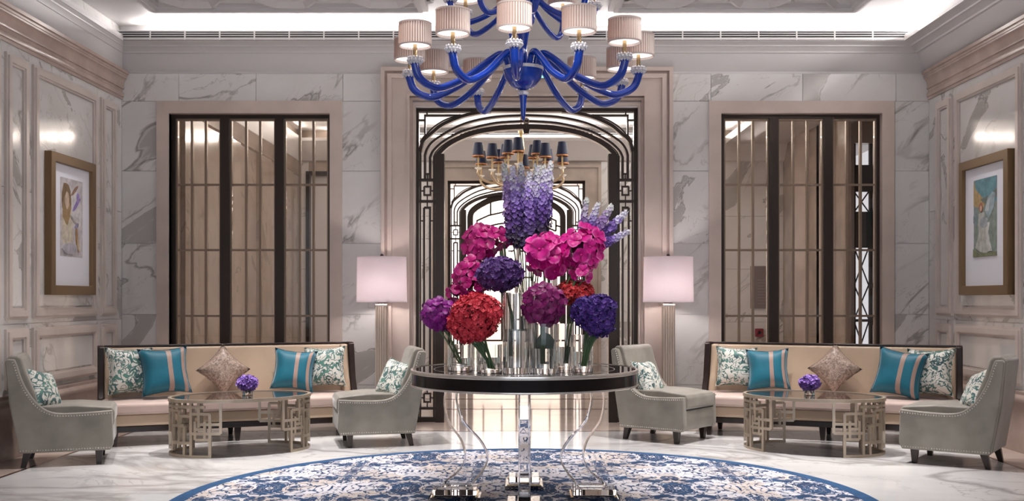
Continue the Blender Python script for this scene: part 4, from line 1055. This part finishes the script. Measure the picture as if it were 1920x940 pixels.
# orchids and peony-like balls: blossoms of rounded petals
def blossom_mesh(name, mt, npet=5, size=.05, wide=.62):
    m = MB()
    for k in range(npet):
        a = 2*PI*k/npet+.3; d = Vector((math.cos(a), math.sin(a), 0)); e = Vector((-math.sin(a), math.cos(a), 0)); up = Vector((0, 0, 1))
        sz = size*(1.08 if k % 2 else .92); lift = .004*(k % 2)
        rows = []
        for (t, wd, hgt) in ((.0, .05, 0), (.3, .75, .10), (.62, 1.0, .16), (.88, .72, .10), (1., .25, .02)):
            rows.append([d*sz*t+e*sz*wide*wd*s+up*(sz*(hgt+ (.12*abs(s) if t > .1 else 0))+lift) for s in (-1, -.5, 0, .5, 1)])
        vs = [v for r_ in rows for v in r_]; fs = []
        for i in range(len(rows)-1):
            for j in range(4): fs.append((i*5+j, i*5+j+1, (i+1)*5+j+1, (i+1)*5+j))
        m.add(vs, fs)
    m.lathe([(0, .014), (.007, .010), (.008, .003), (0, 0)], 6)
    return m.mesh(name, mt, True, 180)
def orchid_mat(name, a, b, rim):
    t = NT(name); c = t.coord()
    ln = t.n('ShaderNodeVectorMath', operation='LENGTH'); t.l(c, ln.inputs[0])
    n = t.noise(c, 45, 2)
    col = t.mix(t.ramp(n, .35, .65), a, b)
    t.set(Base_Color=t.mix(t.ramp(ln.outputs['Value'], .043, .052), col, rim), Roughness=.42); t.b.inputs['Sheen Weight'].default_value = .05
    return t.m
BL = {'pink': blossom_mesh('blossom', orchid_mat('bright_magenta_petal', (.56, .001, .20), (.76, .006, .31), (.88, .14, .48))),
      'deep': blossom_mesh('blossom', orchid_mat('deep_magenta_petal', (.36, .002, .12), (.54, .004, .20), (.56, .03, .25))),
      'violet': blossom_mesh('blossom', orchid_mat('violet_petal', (.18, .003, .18), (.33, .01, .30), (.50, .14, .46)), 5, .042),
      'plum': blossom_mesh('blossom', orchid_mat('plum_petal', (.15, .001, .075), (.26, .003, .14), (.32, .02, .20)), 5, .046),
      'pale': blossom_mesh('blossom', orchid_mat('pale_pink_petal', (.60, .10, .34), (.78, .35, .55), (.8, .5, .65)), 5, .036)}
def orchids(clusters, Y, stem_px, zb, label, name='orchid_bouquet', grp='orchid clusters in glass vases'):
    root = tag(empty(name, (PX(stem_px, Y), Y, zb)), label, 'flowers', grp); o = root.location
    for (kind, px, py, rx, rz, n, sc, dy) in clusters:
        cen = P(px, py, Y+dy)
        kx = (Y+dy)/F
        for d in fib(n):
            if d.y > .75: continue
            p = cen+Vector((d.x*rx*kx, d.y*rx*kx*.8, d.z*rz*kx))*rnd.uniform(.72, 1.12)-o
            nr = (d+Vector((rnd.uniform(-.35, .35), -.35+rnd.uniform(-.3, .2), rnd.uniform(-.35, .35)))).normalized()
            q = nr.to_track_quat('Z', 'Y').to_euler(); q2 = (q.to_matrix() @ Matrix.Rotation(rnd.uniform(0, 6.28), 3, 'Z')).to_euler()
            s = sc*rnd.uniform(.8, 1.15)
            inst('blossom', BL[kind], root, p, q2, (s, s, s))
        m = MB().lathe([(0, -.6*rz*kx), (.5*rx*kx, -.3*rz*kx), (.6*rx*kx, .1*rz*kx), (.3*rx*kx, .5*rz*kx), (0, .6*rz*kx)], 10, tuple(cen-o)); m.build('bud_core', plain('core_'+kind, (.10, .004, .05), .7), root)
        stems_to(root, [cen-o+Vector((rnd.uniform(-.03, .03), 0, -rz*kx*.6)) for _ in range(3)], (0, 0, 0), .015, .005)
    return root
orchids([('pink', 1026, 478, 31, 35, 20, 1.25, 0), ('pink', 1092, 468, 35, 37, 24, 1.22, .03), ('pink', 1090, 512, 18, 14, 7, .85, .0)], 6.50, 1034, ZT+.28, 'bright magenta orchids in two heads right of the delphinium spray')
orchids([('deep', 902, 454, 30, 33, 20, 1.15, 0), ('deep', 944, 444, 13, 15, 6, .9, .03), ('pale', 888, 492, 14, 10, 6, .9, -.02)], 6.72, 948, ZT+.5, 'deep magenta orchids high at left by the ribbed trumpet vase')
orchids([('deep', 880, 522, 27, 36, 26, .95, 0), ('deep', 856, 548, 16, 16, 8, .8, 0)], 6.66, 893, ZT+.2, 'magenta orchids behind and left of the purple hydrangea')
orchids([('violet', 820, 590, 26, 27, 30, .9, 0)], 6.45, 862, ZT+.05, 'violet orchid ball at the far left of the arrangement')
orchids([('plum', 1020, 572, 38, 34, 40, .95, 0)], 6.22, 1020, ZT+.06, 'plum orchid ball above the front centre vase')
lf = MB()
lfp = [(-.05, 0), (.05, 0), (.055, .05), (.03, .085), (0, .095), (-.03, .085), (-.052, .05)]
lf.prism(lfp, -.004, .004); tag(lf.build('wrapped_leaf', 'leaf', bevel=.002), 'dark green folded leaf inside the front centre vase', 'leaf').location = (PX(1022, 6.26), 6.245, ZT+.15)
# delphinium spikes with colour running from dark base to pale tip
def delph_mat():
    t = NT('delphinium_petal'); at = t.n('ShaderNodeVertexColor'); at.layer_name = 'shade'
    t.set(Base_Color=at.outputs[0], Roughness=.5); t.b.inputs['Sheen Weight'].default_value = .2
    return t.m
MAT['delph'] = delph_mat()
def lerp3(cols, t):
    t = max(0, min(.999, t))*(len(cols)-1); i = int(t); f_ = t-i
    return tuple(cols[i][k]*(1-f_)+cols[i+1][k]*f_ for k in range(3))
PAL = [[(.012, .004, .02), (.035, .012, .09), (.14, .055, .34), (.36, .24, .66), (.74, .72, .82)], [(.010, .004, .018), (.028, .012, .08), (.16, .08, .42), (.50, .40, .76), (.86, .87, .87)], [(.02, .008, .04), (.07, .025, .16), (.24, .10, .40), (.48, .34, .64), (.76, .78, .74)]]
def delphinium(spikes, Y, stem_px, zb, label):
    root = tag(empty('delphinium_spray', (PX(stem_px, Y), Y, zb)), label, 'flowers', 'delphinium sprays'); o = root.location
    for (x0, y0, x1, y1, wpx, dy, pal) in spikes:
        a = P(x0, y0, Y+dy)-o; b = P(x1, y1, Y+dy)-o; ax = (b-a); ln = ax.length; t_ = ax.normalized()
        u, v = frame_of(t_, 0); m = MB(); cols = []; N = int(150*ln/.45)
        for i in range(N):
            f_ = i/N; ang = i*2.39996; wr = wpx*.86*Y/F*(1-.72*f_**1.3)*(1 if f_ > .05 else .7)
            d = u*math.cos(ang)+v*math.sin(ang)
            c = a+ax*f_+d*wr*rnd.uniform(.55, 1.0)
            n0 = len(m.f)
            floret(m, c, (d+t_*.25+Vector((0, -.15, 0))).normalized(), .020*(1-.42*f_)*rnd.uniform(.75, 1.35), 5, .3)
            ck = lerp3(PAL[pal], f_*1.12+rnd.uniform(-.14, .14)); cols += [ck]*(len(m.f)-n0)
        me_o = m.build('flower_spike', 'delph', root, smooth=False)
        at = me_o.data.color_attributes.new('shade', 'FLOAT_COLOR', 'CORNER')
        vals = []
        for p_ in me_o.data.polygons:
            vals += [v_ for _ in p_.loop_indices for v_ in (*cols[p_.index], 1)]
        at.data.foreach_set('color', vals)
        MB().tube([a+ax*1.0, a, a*.4+Vector((0, 0, 0)), Vector((rnd.uniform(-.02, .02), rnd.uniform(-.01, .01), 0))], [.002, .004, .004, .004], 6).build('stem', 'stem', root)
    return root
delphinium([(962, 452, 945, 306, 17, .0, 2), (975, 462, 961, 312, 17, -.05, 0), (985, 466, 976, 306, 18, .03, 1), (993, 470, 992, 322, 18, -.07, 0), (1002, 466, 1006, 308, 18, .02, 1), (1011, 456, 1022, 318, 17, -.04, 0), (1018, 446, 1033, 303, 16, .05, 1), (978, 445, 953, 330, 15, .09, 0), (1005, 440, 1018, 310, 15, .10, 2)], 6.72, 990, ZT+.08, 'large lavender to dark purple delphinium spray rising above the arrangement')
delphinium([(1088, 466, 1100, 372, 13, .05, 2), (1095, 462, 1122, 380, 14, 0, 1), (1102, 460, 1148, 384, 14, -.03, 2), (1108, 464, 1176, 396, 14, .02, 0), (1104, 472, 1180, 434, 13, -.02, 0)], 6.62, 1045, ZT+.3, 'smaller delphinium spray leaning right behind the bright magenta orchids')
# little hydrangea bowls on the coffee tables
for px, py, Y, lab in ((464, 719, 8.95, 'left'), (1518, 718, 8.95, 'right')):
    vase(px, Y, .045, .065, 'tiny glass bowl on the %s coffee table' % lab, water=.5, group='tiny bowls on the coffee tables', base=.01, z=.470, wall=.004)
    hydrangea(px, py, Y, .082, .062, ((.13, .05, .34), (.30, .16, .55)), 'small violet hydrangea posy in the bowl on the %s coffee table' % lab, px, .485, 150, .018, None, 'hydrangea_posy', 'hydrangea posies on the coffee tables')

# ------------------------------------------------------------------ blue glass chandelier
CX, CY = PX(981, 6.67), 6.67
def blue_glass():
    t = NT('cobalt_blue_glass'); t.set(Base_Color=(.0, .045, .42), Roughness=.04, IOR=1.5); t.b.inputs['Coat Weight'].default_value = .6; t.b.inputs['Coat Roughness'].default_value = .03
    return t.m
MAT['blue'] = blue_glass()
MAT['crystal'] = plain('cut_crystal', (.95, .93, .97), .05, 0); MAT['crystal'].node_tree.nodes['Principled BSDF'].inputs['Transmission Weight'].default_value = .2
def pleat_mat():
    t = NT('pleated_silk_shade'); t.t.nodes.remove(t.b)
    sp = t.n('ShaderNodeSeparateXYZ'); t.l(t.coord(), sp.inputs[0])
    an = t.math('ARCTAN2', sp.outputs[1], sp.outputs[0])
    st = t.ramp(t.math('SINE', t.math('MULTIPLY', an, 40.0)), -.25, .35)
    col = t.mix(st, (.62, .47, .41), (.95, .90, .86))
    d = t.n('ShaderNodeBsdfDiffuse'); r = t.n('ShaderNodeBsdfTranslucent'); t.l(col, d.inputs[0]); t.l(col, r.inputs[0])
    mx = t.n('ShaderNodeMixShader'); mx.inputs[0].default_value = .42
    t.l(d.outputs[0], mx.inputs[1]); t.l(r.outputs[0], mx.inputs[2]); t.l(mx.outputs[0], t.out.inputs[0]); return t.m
MAT['pleat'] = pleat_mat(); MAT['shade_edge'] = shade_mat('shade_binding', (.84, .76, .72), .4)
MAT['bulbdisc'] = emit('lamp_diffuser', (1, .93, .88), 1.7)
MAT['brass'] = plain('antique_brass', (.50, .36, .20), .25, .9)
ch = tag(empty('blue_chandelier', (CX, CY, 0)), 'large cobalt blue glass chandelier with pleated shades above the flower table', 'chandelier')
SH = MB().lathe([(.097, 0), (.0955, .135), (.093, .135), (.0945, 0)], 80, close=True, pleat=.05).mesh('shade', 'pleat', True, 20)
SHT = MB().lathe([(.100, -.004), (.102, .006), (.094, .006), (.094, -.004)], 40, close=True).mesh('trim', 'shade_edge')
DISC = MB().lathe([(0, .010), (.092, .010), (.092, .014), (0, .014)], 32).mesh('disc', 'bulbdisc')
CAND = MB().lathe([(.012, -.085), (.013, .012), (.0, .014)], 12).mesh('candle', 'brass')
def crystal_cup():
    m = MB()
    for ring, (rr, z) in enumerate(((.040, .010), (.044, -.006), (.034, -.020))):
        for k_ in range(12):
            a = 2*PI*(k_+.5*ring)/12; m.add([(rr*math.cos(a)+dx, rr*math.sin(a)+dy, z+dz) for dx, dy, dz in ((.011, 0, 0), (-.011, 0, 0), (0, .011, 0), (0, -.011, 0), (0, 0, .012), (0, 0, -.012))],
              [(0, 2, 4), (2, 1, 4), (1, 3, 4), (3, 0, 4), (2, 0, 5), (1, 2, 5), (3, 1, 5), (0, 3, 5)])
    m.lathe([(0, -.02), (.036, -.016), (.040, .006), (0, .008)], 12)
    return m.mesh('cup', 'crystal', False)
CUP = crystal_cup()
def tier(angs, Rr, zc, zlow, z0, r0, rt, shade_dz, full=True):
    q = Rr/.735
    pts = [(r0, z0-.02), (r0+.02*q, z0+.03), (r0+.075*q, z0+.035), (r0+.17*q, z0-.03*q), (Rr*.54, z0+(zlow-z0)*.62), (Rr*.76, zlow+.004), (Rr*.88, zlow+.012), (Rr*.965, zlow+.055), (Rr*1.0, zc-.03), (Rr*1.0, zc-.012)]
    cpts = curve([(a, 0, b) for a, b in pts], 6); n = len(cpts)
    rs = [rt*(.82+.30*(i/(n-1))) for i in range(n)]; rs[-1] *= 1.18
    am = MB().tube(cpts, rs, 10).mesh('arm', 'blue', True, 60)
    for a in angs:
        an = math.radians(a)-PI/2
        M_ = (0, 0, an)
        ao = inst('arm', am, ch, (0, 0, 0), M_)
        px_, py_ = Rr*math.cos(an), Rr*math.sin(an)
        inst('crystal_cup', CUP, ch, (px_, py_, zc+.006), M_)
        inst('candle_tube', CAND, ch, (px_, py_, zc+.095), M_)
        sh = inst('lamp_shade', SH, ch, (px_, py_, zc+shade_dz), M_)
        inst('shade_trim', SHT, sh); inst('shade_trim', SHT, sh, (0, 0, .133)); inst('diffuser', DISC, sh)
LOW = [-4, 26, 56, 86, 116, 146, -34, -64, -94, -124, -154]
tier(LOW, .735, 2.752, 2.60, 2.815, .095, .0235, .09)
tier([10, 55, 100, 145, 190, 235, 280, 325], .47, 3.20, 3.05, 3.17, .06, .019, .09)
MB().lathe([(0, 2.44), (.010, 2.45), (.014, 2.47), (.022, 2.58), (.028, 2.61), (.018, 2.615), (.016, 2.635), (.03, 2.64), (.075, 2.66), (.115, 2.71), (.128, 2.765), (.10, 2.775), (0, 2.775)], 32).build('bowl', 'blue', ch, angle=50)
MB().lathe([(.1285, 2.762), (.131, 2.765), (.131, 2.782), (.09, 2.79), (.09, 2.775)], 32, close=True).build('crystal_collar', 'crystal', ch, smooth=False)
MB().lathe([(.034, 2.606), (.036, 2.622), (.026, 2.632), (.02, 2.60)], 16, close=True).build('lower_collar', 'crystal', ch, smooth=False)
MB().lathe([(.05, 2.78), (.03, 2.83), (.024, 2.90), (.032, 2.97), (.045, 3.03), (.07, 3.07), (.08, 3.12), (.07, 3.17), (.03, 3.20), (.024, 3.4), (.036, 3.6), (.024, 3.75), (.03, 3.95), (.09, 4.03), (.11, 4.079)], 24).build('stem', 'blue', ch, angle=50)

# ------------------------------------------------------------------ the hall's gold chandelier with navy shades
HY = 14.3
MAT['pale_gold'] = plain('pale_gold_metal', (.72, .56, .36), .35, .6)
MAT['navy'] = plain('navy_silk_shade', (.004, .012, .052), .5); MAT['copper'] = plain('copper_lining', (.55, .24, .10), .35, .6)
gc = tag(empty('gold_chandelier', (PX(977, HY), HY, 0)), 'gold chandelier with navy shades in the hall behind the flowers', 'chandelier')
NS = MB().lathe([(.082, 0), (.058, .185), (.056, .185), (.079, 0)], 24, close=True).mesh('shade', 'navy')
NT_ = MB().lathe([(.085, -.008), (.085, .010), (.078, .010), (.078, -.008)], 24, close=True).mesh('trim', 'copper')
GB = MB().lathe([(0, -.16), (.012, -.16), (.012, -.06), (.014, -.05), (.014, .03), (0, .03)], 10).mesh('candle', 'gold')
GD = MB().lathe([(0, -.19), (.02, -.185), (.048, -.165), (.05, -.155), (0, -.15)], 12).mesh('drip', emit('glowing_drip_pan', (1, .8, .6), .25))  # faint glow put into the pan material; the pans hold no lamp
ga = MB().tube(curve([(.05, 0, 2.94), (.16, 0, 2.86), (.34, 0, 2.82), (.50, 0, 2.84), (.60, 0, 2.92), (.60, 0, 2.99)], 6), .017, 8).mesh('arm', 'pale_gold', True, 60)
ga2 = MB().tube(curve([(.05, 0, 3.02), (.12, 0, 2.95), (.20, 0, 2.98), (.27, 0, 3.02), (.28, 0, 3.05)], 6), .014, 8).mesh('arm', 'pale_gold', True, 60)
for i in range(10):
    a = 2*PI*i/10+.25; z = 3.175+(.06 if i % 2 else 0)
    inst('arm', ga, gc, (0, 0, .06 if i % 2 else 0), (0, 0, a)); q = (.60*math.cos(a), .60*math.sin(a), z)
    s_ = inst('lamp_shade', NS, gc, q); inst('shade_trim', NT_, s_); inst('candle_tube', GB, gc, q); inst('drip_pan', GD, gc, q)
for i in range(4):
    a = 2*PI*i/4+.9
    inst('arm', ga2, gc, (0, 0, .02), (0, 0, a)); q = (.28*math.cos(a), .28*math.sin(a), 3.26)
    s_ = inst('lamp_shade', NS, gc, q); inst('shade_trim', NT_, s_); inst('candle_tube', GB, gc, q); inst('drip_pan', GD, gc, q)
MB().lathe([(0, 2.76), (.03, 2.78), (.05, 2.84), (.03, 2.88), (.07, 2.94), (.06, 3.0), (.025, 3.05), (.022, 3.2), (.04, 3.3), (.05, 3.36), (.03, 3.5), (.025, 3.56), (.045, 3.60), (.03, 3.64), (.012, 3.66), (.012, 4.0), (.06, 4.1), (.07, 4.159)], 20).build('stem', 'gold', gc, angle=50)
